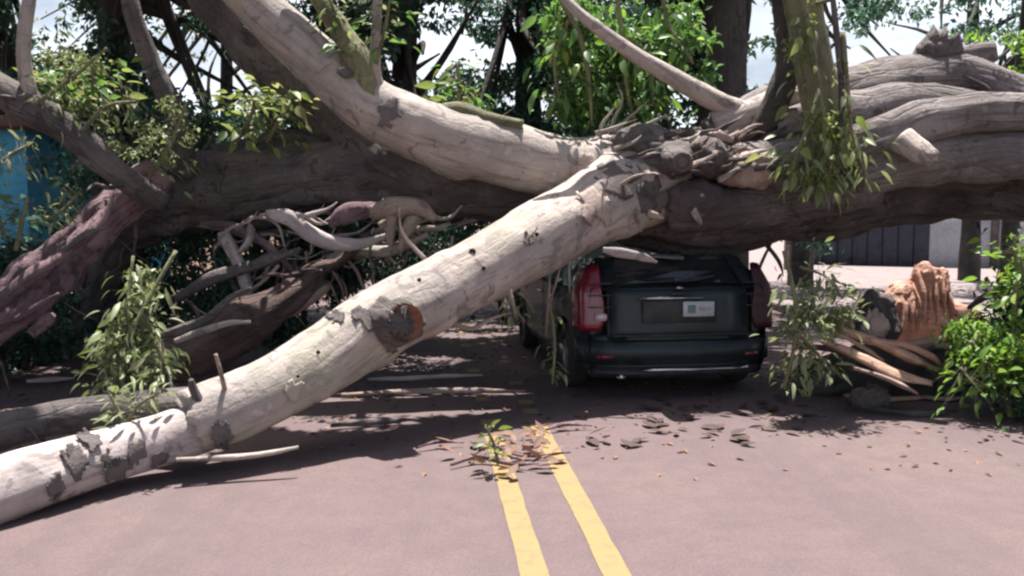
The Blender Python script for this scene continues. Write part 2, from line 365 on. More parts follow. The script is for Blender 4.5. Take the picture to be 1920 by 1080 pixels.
M['plate_ink'] = plain('plate_green_ink', (0.09, 0.17, 0.15), 0.5)
M['red_lens'] = plain('red_lens', (0.15, 0.003, 0.018), 0.25, 0, 0.05, 0.5)
M['shaded_lens'] = plain('shaded_red_lens', (0.035, 0.004, 0.010), 0.5, 0, 0.05, 0.0)  # darker copy of the red lens, shade put into its colour
M['clear_lens'] = plain('pale_lens', (0.50, 0.40, 0.42), 0.15, 0, 0.1, 1.0)
M['glass'] = plain('tinted_glass', (0.012, 0.016, 0.02), 0.12, 0, 0.12, 0.5)
M['rooftile'] = plain('brown_roof', (0.12, 0.07, 0.06), 0.8)
M['white'] = plain('white_trim', (0.6, 0.6, 0.6), 0.5)

# ------------------------------------------------------------------ setting: ground, road, kerbs
DV = Vector((-160 / F, 1, 0)).normalized(); PV = Vector((DV.y, -DV.x, 0))
def road_pt(s, t, z=0): return PV * s + DV * t + Vector((0, 0, z))
def lat(p): return p.dot(PV)
ROAD_ANG = math.atan2(-DV.x, DV.y)
sL, sR = lat(ground(1003, 1080)), lat(ground(1158, 1080))
RL, RR = -5.2, 5.7
def strip(name, s0, s1, t0, t1, z, mat, ns=1, ntt=1, hf=None):
    V = []; Fc = []
    for j in range(ntt + 1):
        for i in range(ns + 1):
            s = s0 + (s1 - s0) * i / ns; t = t0 + (t1 - t0) * j / ntt
            p = road_pt(s, t, z)
            if hf: p.z += hf(s, t)
            V.append(p)
    for j in range(ntt):
        for i in range(ns):
            a = j * (ns + 1) + i; Fc.append((a, a + 1, a + ns + 2, a + ns + 1))
    return link(name, mesh_from(name, V, Fc, None, True, mat))
g = link('ground', mesh_from('ground', [(-900, -300, -0.10), (900, -300, -0.10), (900, 1500, -0.10), (-900, 1500, -0.10)], [(0, 1, 2, 3)], None, False, M['earth']))
kind(g, 'structure')
kind(strip('road', RL, RR, -6, 160, 0.0, M['asphalt'], 1, 1), 'structure')
for s in (sL, sR):
    # each line is a sheet with slightly ragged edges
    rr = random.Random(int(s * 1000)); V = []; n = 260
    for j in range(n + 1):
        t = -5 + 45 * (j / n)
        V += [road_pt(s - 0.062 + rr.uniform(-.004, .004), t, 0.004), road_pt(s + 0.062 + rr.uniform(-.004, .004), t, 0.004)]
    n0 = next(j for j in range(n) if -5 + 45 * (j / n) > 6.15)
    quads = [(2 * j, 2 * j + 1, 2 * j + 3, 2 * j + 2) for j in range(n) if j < n0 or (j < n0 + 60 and rr.random() < .22)]
    o = link('road_marking', mesh_from('road_marking', V, quads, None, False, M['yellow']))
    kind(o, 'structure', 'left yellow line of the double centre line on the road' if s == sL else 'right yellow line of the double centre line on the road')
def bank(s, t): return 0.10 + 0.28 * max(0, min(1, (abs(s) - 5.6) / 3.0)) * (0.6 + noise.noise(Vector((s * .5, t * .35, 0)))) + 0.04 * noise.noise(Vector((s * 2, t * 2, 3)))
kind(strip('verge', -26, RL - 0.17, -6, 60, 0.0, M['earth'], 50, 110, bank), 'structure')
for nm, a, bb in (('pavement', RR + 0.17, RR + 2.6),):
    # pavement slabs as pieces with open joints
    root = thing(nm, 'grey concrete pavement', 'pavement'); del root['category']; del root['label']
    root['kind'] = 'structure'
    base = strip('bed', a, bb, -6, 90, 0.085, M['earth']); base.parent = root
    slab = boxmesh('slab', 1.17, 1.17, 0.05, M['pave'], 0.008, 1)
    rr = random.Random(4)
    for j in range(0, 34):
        for i in range(2):
            p = road_pt(a + 0.61 + i * 1.2, 3.6 + j * 1.2, 0.098 + rr.uniform(0, .008))
            link('slab', slab, root, p, (rr.uniform(-.006, .006), rr.uniform(-.006, .006), ROAD_ANG + rr.uniform(-.008, .008)))
kind(strip('forecourt', RR + 2.6, 26, 7, 60, .09, M['pave'], 1, 1), 'structure', 'pale concrete forecourt beyond the pavement')
kb = boxmesh('kerb_stone', 0.155, 0.985, 0.30, M['pave'], 0.018, 2)
for s, lab in ((RL - 0.085, 'left kerb'), (RR + 0.085, 'right kerb')):
    root = thing('kerb', '', 'k'); del root['category']; del root['label']; root['kind'] = 'structure'
    rr = random.Random(9)
    for j in range(40):
        link('kerb_stone', kb, root, road_pt(s, 0.5 + j * 1.0, -0.025 + rr.uniform(-.005, .005)), (0, 0, ROAD_ANG + rr.uniform(-.006, .006)))

# ------------------------------------------------------------------ leaves
def leaf_arrays(P, D, Nn, L, Wd, rng):
    """P (n,3) base points, D directions, Nn normals, L lengths, Wd widths -> verts, tris; folded, pointed leaf"""
    n = len(P)
    D = D / np.linalg.norm(D, axis=1, keepdims=True)
    S = np.cross(D, Nn); S /= np.maximum(np.linalg.norm(S, axis=1, keepdims=True), 1e-6)
    U = np.cross(S, D)
    L = L[:, None]; Wd = Wd[:, None]
    a = P; tip = P + D * L - U * L * 0.12
    l = P + D * L * 0.45 + S * Wd * 0.5 + U * L * 0.10
    r = P + D * L * 0.45 - S * Wd * 0.5 + U * L * 0.10
    V = np.stack([a, l, tip, r], 1).reshape(-1, 3)
    b = np.arange(n) * 4
    T = np.stack([np.stack([b, b + 2, b + 1], 1), np.stack([b, b + 3, b + 2], 1)], 1).reshape(-1, 3)
    return V, T
def np_mesh(name, V, T, mat):
    me = bpy.data.meshes.new(name)
    me.vertices.add(len(V)); me.vertices.foreach_set('co', V.astype(np.float32).reshape(-1))
    me.loops.add(len(T) * 3); me.loops.foreach_set('vertex_index', T.astype(np.int32).reshape(-1))
    me.polygons.add(len(T)); me.polygons.foreach_set('loop_start', (np.arange(len(T)) * 3).astype(np.int32))
    me.polygons.foreach_set('loop_total', np.full(len(T), 3, dtype=np.int32))
    me.materials.append(mat); me.update(calc_edges=True); return me
# sky gaps: ellipses (px, py, rx, ry) measured in the photo; leaves of crowns thin out round these sight lines
GAPS = [(830, 85, 78, 32, 1), (770, 125, 58, 26, 1), (970, 82, 38, 36, 1), (920, 108, 34, 20, .9), (815, 18, 60, 18, .8),
        (1415, 35, 50, 42, 1), (1425, 130, 44, 40, 1), (1620, 105, 85, 52, 1), (1740, 105, 75, 44, 1), (1850, 105, 75, 32, .95), (1490, 60, 40, 50, .7),
        (1660, 55, 48, 28, .8), (1770, 48, 60, 24, .85), (360, 115, 85, 55, .96), (460, 125, 65, 50, .96), (110, 45, 60, 60, .88), (420, 175, 95, 40, .92), (300, 60, 50, 36, .85), (60, 20, 50, 30, .8), (520, 60, 40, 40, .8), (1690, 90, 60, 40, 1), (1560, 60, 40, 50, .8), (1800, 20, 60, 20, .7),
        (235, 60, 36, 50, .6), (15, 100, 30, 70, .8), (1870, 20, 80, 26, .75), (160, 60, 30, 40, .7), (600, 170, 40, 30, .5)]
SUNWIN = []      # (world point, radius): places the photo shows in full sun; the canopy has leaves cut out above them to let sun in
def window_mask(P):
    keep = np.ones(len(P), bool); s = np.array(SUN_DIR)
    for (c, r) in SUNWIN:
        d = P - np.array(c); t = d @ s
        perp = np.linalg.norm(d - t[:, None] * s[None, :], axis=1)
        keep &= ~((perp < r) & (t > 0))
    return keep
def gap_mask(P, rng):
    x, y, d = project(P); keep = np.ones(len(P), bool)
    for (cx, cy, rx, ry, pr) in GAPS:
        q = ((x - cx) / rx) ** 2 + ((y - cy) / ry) ** 2
        q = q * (1 + 0.5 * np.sin(x / 9.0 + cy) * np.sin(y / 7.0 + cx))
        keep &= ~((q < 1) & (rng.rand(len(P)) < pr))
    return keep
def clumps_leaves(clumps, seed, gaps=True, sunwin=True):
    """clumps: (centre, (rx,ry,rz), n leaves, leaf size)"""
    rng = np.random.RandomState(seed); PP, LL = [], []
    for (c, r, n, ls) in clumps:
        k = max(4, n // 45)
        d = rng.normal(size=(k, 3)); d /= np.linalg.norm(d, axis=1, keepdims=True)
        cc = np.array(c) + d * (rng.rand(k, 1) ** 0.45) * np.array(r)
        idx = rng.randint(0, k, n)
        p = cc[idx] + rng.normal(size=(n, 3)) * np.array(r) * 0.17
        PP.append(p); LL.append(rng.uniform(0.6, 1.35, n) * ls)
    P = np.concatenate(PP); L = np.concatenate(LL)
    kp = np.ones(len(P), bool)
    if gaps: kp &= gap_mask(P, rng)
    if sunwin: kp &= window_mask(P)
    P, L = P[kp], L[kp]; n = len(P)
    D = rng.normal(size=(n, 3)); D[:, 2] -= 0.7
    Nn = rng.normal(size=(n, 3)) * 0.7; Nn[:, 2] += 1.0
    return leaf_arrays(P, D, Nn, L, L * rng.uniform(0.35, 0.6, n), rng)
def crown(name, clumps, mat, parent, seed, **k):
    V, T = clumps_leaves(clumps, seed, **k)
    return link(name, np_mesh(name, V, T, mat), parent)

# two single-leaf meshes for leaves that can be picked apart
def hero_leaf(name, L, W, mat, curl=0.25, nseg=5):
    V, Fc = [], []
    for i in range(nseg + 1):
        t = i / nseg; w = W * 0.5 * math.sin(math.pi * (t ** 0.8)) ** 0.8 if 0 < t < 1 else 0.0015
        z = -curl * L * t * t
        V += [(-w, t * L, z + w * 0.35), (0, t * L, z), (w, t * L, z + w * 0.35)]
    for i in range(nseg):
        a = i * 3
        Fc += [(a, a + 1, a + 4, a + 3), (a + 1, a + 2, a + 5, a + 4)]
    return mesh_from(name, V, Fc, None, True, mat)
def aim(d, roll):
    d = Vector(d).normalized(); up = Vector((0, 0, 1)) if abs(d.z) < 0.95 else Vector((1, 0, 0))
    x = d.cross(up).normalized(); z = x.cross(d)
    m = Matrix((x, d, z)).transposed().to_4x4()
    return m @ Matrix.Rotation(roll, 4, 'Y')
def leaf_part(me, parent, p, d, roll, s):
    o = bpy.data.objects.new('leaf', me); COL.objects.link(o)
    o.matrix_world = Matrix.Translation(p) @ aim(d, roll) @ Matrix.Scale(s, 4)
    o.parent = parent
    return o
def leafy_branch(label, stems, leafmeshes, n, seed, size=1.0, droop=0.5, stem_mat='moss_bark', cat='branch', name='leafy_branch', spread=0.05, extra=None):
    """stems: list of [(px,py,d,rpx)...] ; leaves single parts along stems"""
    b0 = at(*stems[0][0][:3])
    root = thing(name, label, cat)
    rnd = random.Random(seed); tubes = []
    for st in stems:
        t = pixtube(st, n=6, seg=6, amp=0.15, seed=seed)
        t.build('stem', M[stem_mat], root); tubes.append(t)
    tw = []
    for k in range(n):
        t = rnd.choice(tubes); u = rnd.uniform(0.05, 1.0) ** 0.8
        p, nn, T, r = t.surf(u, rnd.uniform(0, 6.28))
        out = (nn + T * rnd.uniform(-0.1, 0.7) + Vector((0, 0, -droop * rnd.uniform(0.2, 1.4)))).normalized()
        q = p + nn * rnd.uniform(0, spread) * (1.0 + rnd.random())
        if (q - p).length > 0.03: tw.append((p, q))
        leaf_part(rnd.choice(leafmeshes), root, q, out, rnd.uniform(-1.2, 1.2), size * rnd.uniform(0.42, 1.4))
    if tw:
        V, Fc = [], []
        for p, q in tw:
            d = (q - p).normalized(); a = d.orthogonal().normalized() * 0.0025; b = d.cross(a)
            i = len(V); V += [p + a, p + b, p - a, p - b, q]
            Fc += [(i, i + 1, i + 4), (i + 1, i + 2, i + 4), (i + 2, i + 3, i + 4), (i + 3, i, i + 4)]
        o = link('twigs', mesh_from('twigs', V, Fc, None, False, M[stem_mat]), root); o['kind'] = 'stuff'
    if extra: extra(root)
    return root

# ------------------------------------------------------------------ fallen tree
FT = thing('fallen_tree', 'huge fallen tree with pale limbs lying across the road on the dark car', 'tree', at(1300, 350, 8.2) * Vector((1, 1, 0)) if False else (0, 0, 0))
# front limb, smooth bare outer length then a thicker barked length
inner = pixtube([(-420, 1075, 3.75, 78), (-180, 985, 4.2, 70), (0, 918, 4.55, 64), (120, 878, 4.85, 58), (240, 842, 5.15, 51), (370, 806, 5.4, 46), (470, 765, 5.6, 45)],
                n=12, seg=40, amp=0.05, seed=1, knots=7)
inner.build('limb', M['smooth_bark'], FT)
fr_l = pixtube([(362, 792, 5.38, 63), (430, 768, 5.5, 66), (520, 725, 5.7, 65), (610, 672, 5.95, 66), (690, 620, 6.2, 70), (760, 580, 6.4, 68), (860, 527, 6.75, 66), (960, 474, 7.05, 66), (1060, 420, 7.4, 68), (1150, 372, 7.7, 74), (1240, 330, 8.0, 80)],
               n=12, seg=44, amp=0.055, seed=2, knots=12, jag=(0.05, 0))
fr_l.build('limb', M['pale_bark'], FT)
# lit limb to the upper left
lA = pixtube([(275, -270, 8.0, 36), (370, -125, 7.9, 38), (468, -8, 7.85, 41), (585, 106, 7.8, 46), (682, 186, 7.8, 52), (760, 232, 7.8, 58), (850, 264, 7.85, 60), (960, 292, 7.9, 58), (1070, 314, 8.0, 60), (1180, 330, 8.1, 84)],
             n=10, seg=44, amp=0.085, seed=3, knots=10)
lA.build('limb', M['pale_bark'], FT)
# shaded limb behind running left
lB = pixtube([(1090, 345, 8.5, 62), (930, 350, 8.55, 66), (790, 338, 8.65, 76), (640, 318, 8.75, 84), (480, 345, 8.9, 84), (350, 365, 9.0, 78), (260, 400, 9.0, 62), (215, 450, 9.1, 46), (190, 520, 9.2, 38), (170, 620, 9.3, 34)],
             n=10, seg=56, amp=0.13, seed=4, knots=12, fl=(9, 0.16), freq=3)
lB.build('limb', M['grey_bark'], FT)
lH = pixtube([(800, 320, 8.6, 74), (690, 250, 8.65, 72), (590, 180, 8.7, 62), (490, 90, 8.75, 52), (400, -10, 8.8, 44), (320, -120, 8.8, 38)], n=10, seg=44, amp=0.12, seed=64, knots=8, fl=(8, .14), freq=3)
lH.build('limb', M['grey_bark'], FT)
# reddish limb lower left
lC = pixtube([(300, 330, 8.3, 40), (210, 400, 8.0, 40), (130, 470, 7.8, 46), (50, 545, 7.6, 52), (-60, 620, 7.4, 52), (-260, 720, 7.2, 46)], n=10, seg=48, amp=0.22, seed=5, knots=9, fl=(9, .26), freq=4)
lC.build('limb', M['red_bark'], FT)
# upper left crossing limb
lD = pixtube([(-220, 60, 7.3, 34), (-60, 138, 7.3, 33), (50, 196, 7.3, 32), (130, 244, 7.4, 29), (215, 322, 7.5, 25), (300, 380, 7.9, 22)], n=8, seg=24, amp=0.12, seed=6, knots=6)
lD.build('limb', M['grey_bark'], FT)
# brown limb behind the front limb
lE = pixtube([(290, 690, 7.4, 40), (370, 655, 7.5, 52), (450, 612, 7.6, 48), (530, 562, 7.8, 34), (590, 520, 8.0, 24)], n=10, seg=36, amp=0.12, seed=7, knots=5, fl=(6, .2), jag=(.12, .2))
lE.build('limb', M['brown_bark'], FT)
# parallel grey limb behind the bare end
lG = pixtube([(-120, 850, 5.2, 34), (40, 800, 5.4, 33), (160, 775, 5.6, 32), (270, 768, 5.65, 36), (385, 762, 5.6, 34)], n=8, seg=24, amp=0.10, seed=8, knots=4)
lG.build('limb', M['grey_bark'], FT)
# trunk over the car and off to the right
tr = pixtube([(1110, 338, 8.25, 84), (1200, 352, 8.3, 108), (1320, 360, 8.35, 124), (1450, 336, 8.4, 120), (1600, 306, 8.4, 124), (1760, 290, 8.4, 130), (1920, 292, 8.3, 128), (2120, 300, 8.2, 135), (2360, 300, 8.1, 150)],
             n=12, seg=72, amp=0.10, seed=9, knots=10, fl=(9, 0.20), freq=1.8)
tr.build('trunk', M['trunk_bark'], FT)
rg = []
for i, L in enumerate([
    [(1330, 262, 8.1, 40), (1440, 214, 8.1, 44), (1560, 178, 8.15, 42), (1690, 150, 8.2, 40), (1800, 150, 8.15, 42), (1900, 178, 8.1, 40), (2010, 200, 8.0, 40), (2180, 215, 8.0, 38), (2420, 240, 8.1, 34)],
    [(1380, 300, 7.7, 34), (1520, 290, 7.65, 40), (1640, 262, 7.55, 38), (1740, 228, 7.5, 40), (1850, 212, 7.5, 38), (2000, 222, 7.5, 42), (2180, 240, 7.55, 40), (2400, 270, 7.7, 34)],
    [(1450, 240, 7.8, 34), (1580, 215, 7.8, 40), (1700, 190, 7.85, 38), (1840, 205, 7.9, 32), (2000, 215, 8.05, 16), (2120, 225, 8.25, 6)],
    [(1600, 330, 7.6, 40), (1740, 300, 7.6, 44), (1880, 290, 7.55, 50), (2040, 300, 7.5, 48), (2220, 310, 7.6, 44), (2420, 320, 7.8, 36)],
    [(1250, 400, 7.75, 34), (1380, 392, 7.7, 40), (1500, 372, 7.7, 42), (1640, 352, 7.75, 36)],
    [(1480, 196, 8.5, 26), (1620, 145, 8.6, 26), (1740, 118, 8.6, 24), (1860, 100, 8.6, 20)]]):
    t = pixtube(L, n=9, seg=26, amp=0.16, seed=20 + i, knots=5, fl=(5, .14)); t.build('trunk_ridge', M['lit_ridge_bark' if i < 4 or i == 5 else 'trunk_bark'], FT); rg.append(t)
# burls at the junction
def lump(name, px, py, d, r, mat, seed, sq=(1, 1, 1), parent=FT, amp=.20):
    bm = bmesh.new(); bmesh.ops.create_icosphere(bm, subdivisions=4, radius=1)
    c = at(px, py, d); R = px2m(r, d)
    for v in bm.verts:
        n = v.co.copy()
        h = 1 + amp * noise.fractal(n * 1.6 + Vector((seed, 0, 0)), 1, 2, 4) + amp * .5 * noise.noise(n * 4 + Vector((0, seed, 0)))
        v.co = c + Vector((n.x * sq[0], n.y * sq[1], n.z * sq[2])) * R * h
    me = bpy.data.meshes.new(name); bm.to_mesh(me); bm.free(); me.materials.append(mat)
    me.polygons.foreach_set('use_smooth', [True] * len(me.polygons))
    return link(name, me, parent)
for i, (x, y, d, r, mt) in enumerate([(1205, 268, 7.75, 44, 'grey_bark'), (1262, 300, 7.65, 46, 'torn_bark'), (1330, 300, 7.7, 52, 'trunk_bark'), (1405, 318, 7.6, 48, 'inner_bark'),
                                      (1180, 330, 7.6, 40, 'pale_bark'), (1762, 98, 8.2, 34, 'grey_bark'), (1300, 375, 7.65, 48, 'trunk_bark'), (1470, 330, 7.6, 36, 'trunk_bark')]):
    lump('burl', x, y, d, r, M[mt], i * 5.3, (1.2, 1, .8))
rf_ = random.Random(12)
for k in range(44):
    x = rf_.uniform(1110, 1440); y = rf_.uniform(235, 330) + (x - 1110) * .06; d = 7.95 - .5 * math.sin(max(0, min(1, (y - 225) / 110)) * 1.4)
    L = rf_.uniform(30, 95); sl = rf_.uniform(-.55, .15); w = rf_.uniform(3, 9)
    pixtube([(x, y, d, w), (x + L * .4, y + L * .4 * sl, d - rf_.uniform(.05, .14), w * .9), (x + L * .75, y + L * .7 * sl - 4, d - rf_.uniform(.05, .2), w * .55), (x + L, y + L * sl - rf_.uniform(-8, 14), d - rf_.uniform(0, .2), .8)], n=4, seg=7, amp=.3, seed=600 + k, flat=.45, freq=9).build('splinter', M[rf_.choice(('inner_bark', 'torn_bark', 'pale_bark', 'trunk_bark', 'brown_bark'))], FT)
# broken stub on top of the trunk (upper right)
pixtube([(1735, 128, 8.3, 34), (1752, 100, 8.25, 34), (1768, 74, 8.2, 30)], n=6, seg=20, amp=.15, seed=31, jag=(0, .10)).build('stub', M['grey_bark'], FT)
pixtube([(1690, 262, 7.3, 24), (1722, 284, 7.2, 22), (1746, 296, 7.12, 17)], n=6, seg=18, amp=.12, seed=32, jag=(0, .04)).build('stub', M['pale_bark'], FT)
# hollow knot at the junction
kn = pixtube([(1262, 296, 7.5, 26), (1274, 301, 7.28, 24), (1280, 304, 7.16, 19)], n=6, seg=20, amp=.10, seed=33)
kn.build('stub', M['grey_bark'], FT)
def disc(name, c, n, r, mat, parent, rings=7, seg=28, dish=0.1, seed=0):
    n = n.normalized(); x = n.orthogonal().normalized(); y = n.cross(x); V = [c - n * dish * r]; Fc = []
    for i in range(1, rings + 1):
        for k in range(seg):
            a = 2 * math.pi * k / seg; q = i / rings
            h = -dish * r * (1 - q) + 0.05 * r * noise.noise(Vector((math.cos(a) * q * 4, math.sin(a) * q * 4, seed)))
            V.append(c + (x * math.cos(a) + y * math.sin(a)) * r * q * (1 + .05 * noise.noise(Vector((math.cos(a) * 2, math.sin(a) * 2, seed + 4)))) + n * h)
    for k in range(seg): Fc.append((0, 1 + k, 1 + (k + 1) % seg))
    for i in range(rings - 1):
        for k in range(seg):
            a = 1 + i * seg; k2 = (k + 1) % seg
            Fc.append((a + k, a + seg + k, a + seg + k2, a + k2))
    return link(name, mesh_from(name, V, Fc, None, True, mat), parent)
hole_m = plain('dark_hollow', (0.02, 0.014, 0.012), 0.9)
disc('hollow', kn.C[-1] - kn.fr[-1][2] * .0 + kn.fr[-1][2] * 0.004, kn.fr[-1][2], px2m(12, 7.16), hole_m, FT, dish=.6)
# sawn stub on the front limb with red heartwood
st = Tube([at(716, 606, 6.32), at(728, 605, 6.12), at(746, 604, 5.99), at(758, 604, 5.92)], [px2m(60, 6.2), px2m(50, 6), px2m(42, 5.9), px2m(36, 5.85)], n=8, seg=40, amp=.16, seed=34, knots=4, fl=(6, .12), jag=(0, .05), freq=5)
stub = st.build('cut_stub', M['torn_bark'], FT)
fn = (st.fr[-1][2] + Vector((0, -.7, .05))).normalized()
disc('cut_face', st.C[-1] + fn * 0.035, fn, px2m(35, 5.9), M['red_wood'], stub, dish=.7, rings=9)
ru = random.Random(3)
for k in range(16):
    a_ = 2 * math.pi * k / 16 + ru.uniform(-.15, .15); X_, Y_, T_ = st.fr[-1]; dd = X_ * math.cos(a_) + Y_ * math.sin(a_); c_ = st.C[-1] + dd * px2m(34, 5.9)
    Tube([c_ - T_ * .04, c_ + T_ * .02, c_ + T_ * ru.uniform(.025, .05) + dd * .004], [.014, .011, .002], n=3, seg=6, amp=.3, seed=k + 900, flat=.5, freq=9).build('splinter', M['inner_bark' if k in (3, 11) else 'brown_bark'], stub)
# upright branches from the lit limb
for i, (L, mt) in enumerate([([(706, 190, 7.7, 20), (703, 120, 7.65, 12), (706, 40, 7.6, 9), (712, -80, 7.5, 7)], 'pale_bark'),
    ([(690, 180, 7.75, 36), (672, 120, 7.7, 30), (640, 60, 7.7, 22), (600, 0, 7.7, 17), (540, -90, 7.7, 13)], 'moss_bark'),
    ([(1395, 214, 8.0, 24), (1340, 188, 7.9, 19), (1270, 150, 7.8, 16), (1180, 96, 7.7, 13), (1080, 20, 7.6, 10), (1010, -60, 7.6, 8)], 'pale_bark'),
    ([(62, 210, 7.3, 14), (46, 120, 7.2, 13), (48, 50, 7.2, 12), (64, -50, 7.2, 9)], 'pale_bark'),
    ([(340, 330, 8.5, 24), (332, 220, 8.4, 20), (285, 120, 8.3, 18), (250, 30, 8.2, 16), (236, -60, 8.2, 12)], 'grey_bark'),
    ([(800, 215, 7.8, 14), (860, 205, 7.8, 13), (920, 222, 7.75, 11), (980, 232, 7.7, 9)], 'moss_bark'),
    ([(395, 800, 5.3, 9), (378, 762, 5.28, 10), (362, 728, 5.27, 8), (358, 712, 5.25, 5)], 'torn_bark'),
    ([(424, 742, 5.35, 5), (414, 700, 5.3, 4), (404, 664, 5.28, 3)], 'inner_bark'),
    ([(330, 862, 5.1, 4), (430, 858, 5.2, 6), (500, 850, 5.25, 5), (560, 838, 5.3, 3)], 'pale_bark'),
    ([(1430, 250, 7.8, 26), (1460, 180, 7.7, 24), (1480, 110, 7.7, 20), (1470, 20, 7.7, 18), (1450, -60, 7.7, 14)], 'dark_bark'),
    ([(1340, 240, 8.0, 34), (1420, 210, 7.95, 30), (1500, 175, 7.9, 26)], 'pale_bark')]):
    pixtube(L, n=7, seg=16, amp=.15, seed=40 + i, knots=3).build('branch', M[mt], FT)
# mossy upright limb on the trunk
mo = pixtube([(1560, 300, 7.5, 48), (1545, 220, 7.45, 39), (1528, 130, 7.4, 35), (1512, 40, 7.4, 34), (1490, -60, 7.4, 32), (1470, -200, 7.4, 28)], n=8, seg=30, amp=.13, seed=60, knots=5, fl=(5, .16))
mo.build('limb', M['moss_bark'], FT)
pixtube([(1572, 290, 7.2, 6), (1578, 180, 7.15, 6), (1568, 60, 7.1, 6), (1555, -60, 7.1, 5)], n=8, seg=8, amp=.1, seed=61).build('vine_stem', M['torn_bark'], FT)

# broken twigs and shredded shoots sticking out of the limbs
rt = random.Random(31)
for tb, cnt, mt in ((lB, 26, 'grey_bark'), (lC, 12, 'red_bark'), (lD, 12, 'grey_bark'), (lA, 8, 'pale_bark'), (tr, 16, 'trunk_bark'), (lE, 10, 'brown_bark'), (fr_l, 6, 'inner_bark'), (lG, 5, 'grey_bark'), (mo, 6, 'moss_bark'), (rg[0], 5, 'trunk_bark')):
    for k in range(cnt):
        p, nn, T, rr_ = tb.surf(rt.uniform(.04, .96), rt.uniform(0, 6.28), -.01)
        L = rt.uniform(.12, .55); q = p; pts = [p]; d = (nn + T * rt.uniform(-.8, .8) + Vector((0, 0, rt.uniform(-.5, .5)))).normalized()
        for j in range(3):
            d = (d + Vector((rt.gauss(0, .35), rt.gauss(0, .35), rt.gauss(0, .35)))).normalized(); q = q + d * L / 3; pts.append(q)
        r0 = rt.uniform(.008, .022)
        Tube(pts, [r0 * 1.3, r0, r0 * .7, r0 * .2], n=4, seg=7, amp=.25, seed=700 + k, freq=8).build('twig', M[mt], FT)

# bark flakes: ragged shells lifted off a limb
def flake(tube, t0, t1, a0, a1, mat, lift, seed, name='bark_flake', nt=14, na=12, thick=.006, curl=.02):
    V, Fc = [], []; off = Vector((seed * 3.1, seed * 1.7, 0)); idx = {}
    def inside(i, j):
        u = (i + .5) / nt * 2 - 1; v = (j + .5) / na * 2 - 1
        return u * u + v * v * .9 < 0.62 + 0.75 * noise.noise(Vector((u * 1.7, v * 1.7, 0)) + off)
    def vid(i, j, top):
        if (i, j, top) not in idx:
            u = i / nt; v = j / na; e = (2 * u - 1) ** 4 + (2 * v - 1) ** 4
            p, n, T, r = tube.surf(t0 + (t1 - t0) * u, a0 + (a1 - a0) * v, lift + curl * e * (.5 + noise.noise(Vector((u * 5, v * 5, 2)) + off)) + (thick if top else 0))
            idx[(i, j, top)] = len(V); V.append(p)
        return idx[(i, j, top)]
    cells = {(i, j) for i in range(nt) for j in range(na) if inside(i, j)}
    for (i, j) in cells:
        q = [(i, j), (i + 1, j), (i + 1, j + 1), (i, j + 1)]
        Fc.append([vid(a, b, 1) for a, b in q]); Fc.append([vid(a, b, 0) for a, b in reversed(q)])
        for (di, dj, e) in ((0, -1, (0, 1)), (1, 0, (1, 2)), (0, 1, (2, 3)), (-1, 0, (3, 0))):
            if (i + di, j + dj) not in cells:
                a, b = q[e[0]], q[e[1]]
                Fc.append([vid(*b, 1), vid(*a, 1), vid(*a, 0), vid(*b, 0)])
    if not Fc: return None
    return link(name, mesh_from(name, V, Fc, None, True, mat), FT)
# angle 0 is the top side of a limb; camera side angle found by dot product
def camang(tube, t):
    best = max(range(24), key=lambda k: tube.surf(t, k * math.pi / 12)[1].dot(Vector((0, -1, 0.35))))
    return best * math.pi / 12
def flake_at(tube, t, dt, da, w, mat, lift, seed, **k):
    a = camang(tube, t) + da
    return flake(tube, t - dt, t + dt, a - w, a + w, mat, lift, seed, **k)
FL = [(inner, .49, .035, .10, .7, 'torn_bark', 2), (inner, .55, .03, -.5, .5, 'torn_bark', 3), (inner, .60, .05, .75, .5, 'torn_bark', 4), (inner, .66, .035, .4, .5, 'torn_bark', 5),
      (inner, .57, .022, .35, .35, 'torn_bark', 6), (inner, .42, .03, .9, .5, 'grey_bark', 61), (inner, .72, .03, .9, .35, 'grey_bark', 62),
      (fr_l, .40, .035, .35, .75, 'torn_bark', 71), (fr_l, .375, .02, -.1, .5, 'torn_bark', 72), (fr_l, .05, .03, .9, .5, 'grey_bark', 7), (fr_l, .20, .02, .5, .35, 'pale_bark', 8), (fr_l, .82, .03, .2, .6, 'inner_bark', 9), (fr_l, .88, .04, -.2, .6, 'torn_bark', 10),
      (fr_l, .92, .035, .6, .6, 'grey_bark', 11), (fr_l, .34, .015, -.7, .35, 'torn_bark', 12), (fr_l, .70, .01, .1, .2, 'torn_bark', 13), (lA, .52, .03, .3, .5, 'grey_bark', 14), (lA, .9, .03, .4, .6, 'inner_bark', 15),
      (tr, .12, .03, .2, .5, 'inner_bark', 16), (tr, .2, .03, -.3, .4, 'inner_bark', 17), (tr, .27, .03, .4, .35, 'torn_bark', 18), (lA, .40, .02, -.2, .5, 'torn_bark', 19)]
for (tb, t, dt, da, w, mt, sd) in FL:
    flake_at(tb, t, dt, da, w, M[mt], .012, sd)
# sleeve rim of bark where the bare length comes out of the thicker bark
# small knot holes on the front limb
for (x, y, d, r) in [(884, 474, 6.55, 7), (790, 522, 6.2, 4), (1004, 437, 6.9, 4), (905, 503, 6.5, 4), (598, 655, 5.7, 4), (560, 700, 5.5, 3)]:
    # ray-hit on the tube: nearest surface sample in picture
    best = None
    for i in range(len(fr_l.V) - 2):
        v = fr_l.V[i]
        if v.y > d + .25: continue
        X, Y, _ = project(np.array([v])); q = (X[0] - x) ** 2 + (Y[0] - y) ** 2
        if best is None or q < best[0]: best = (q, v)
    v = best[1]; n = (Vector((0, 0, CAMZ)) - v).normalized()
    disc('knot_hole', v + n * .012, n, px2m(r, d), hole_m, FT, rings=2, seg=10, dish=.5, seed=x)
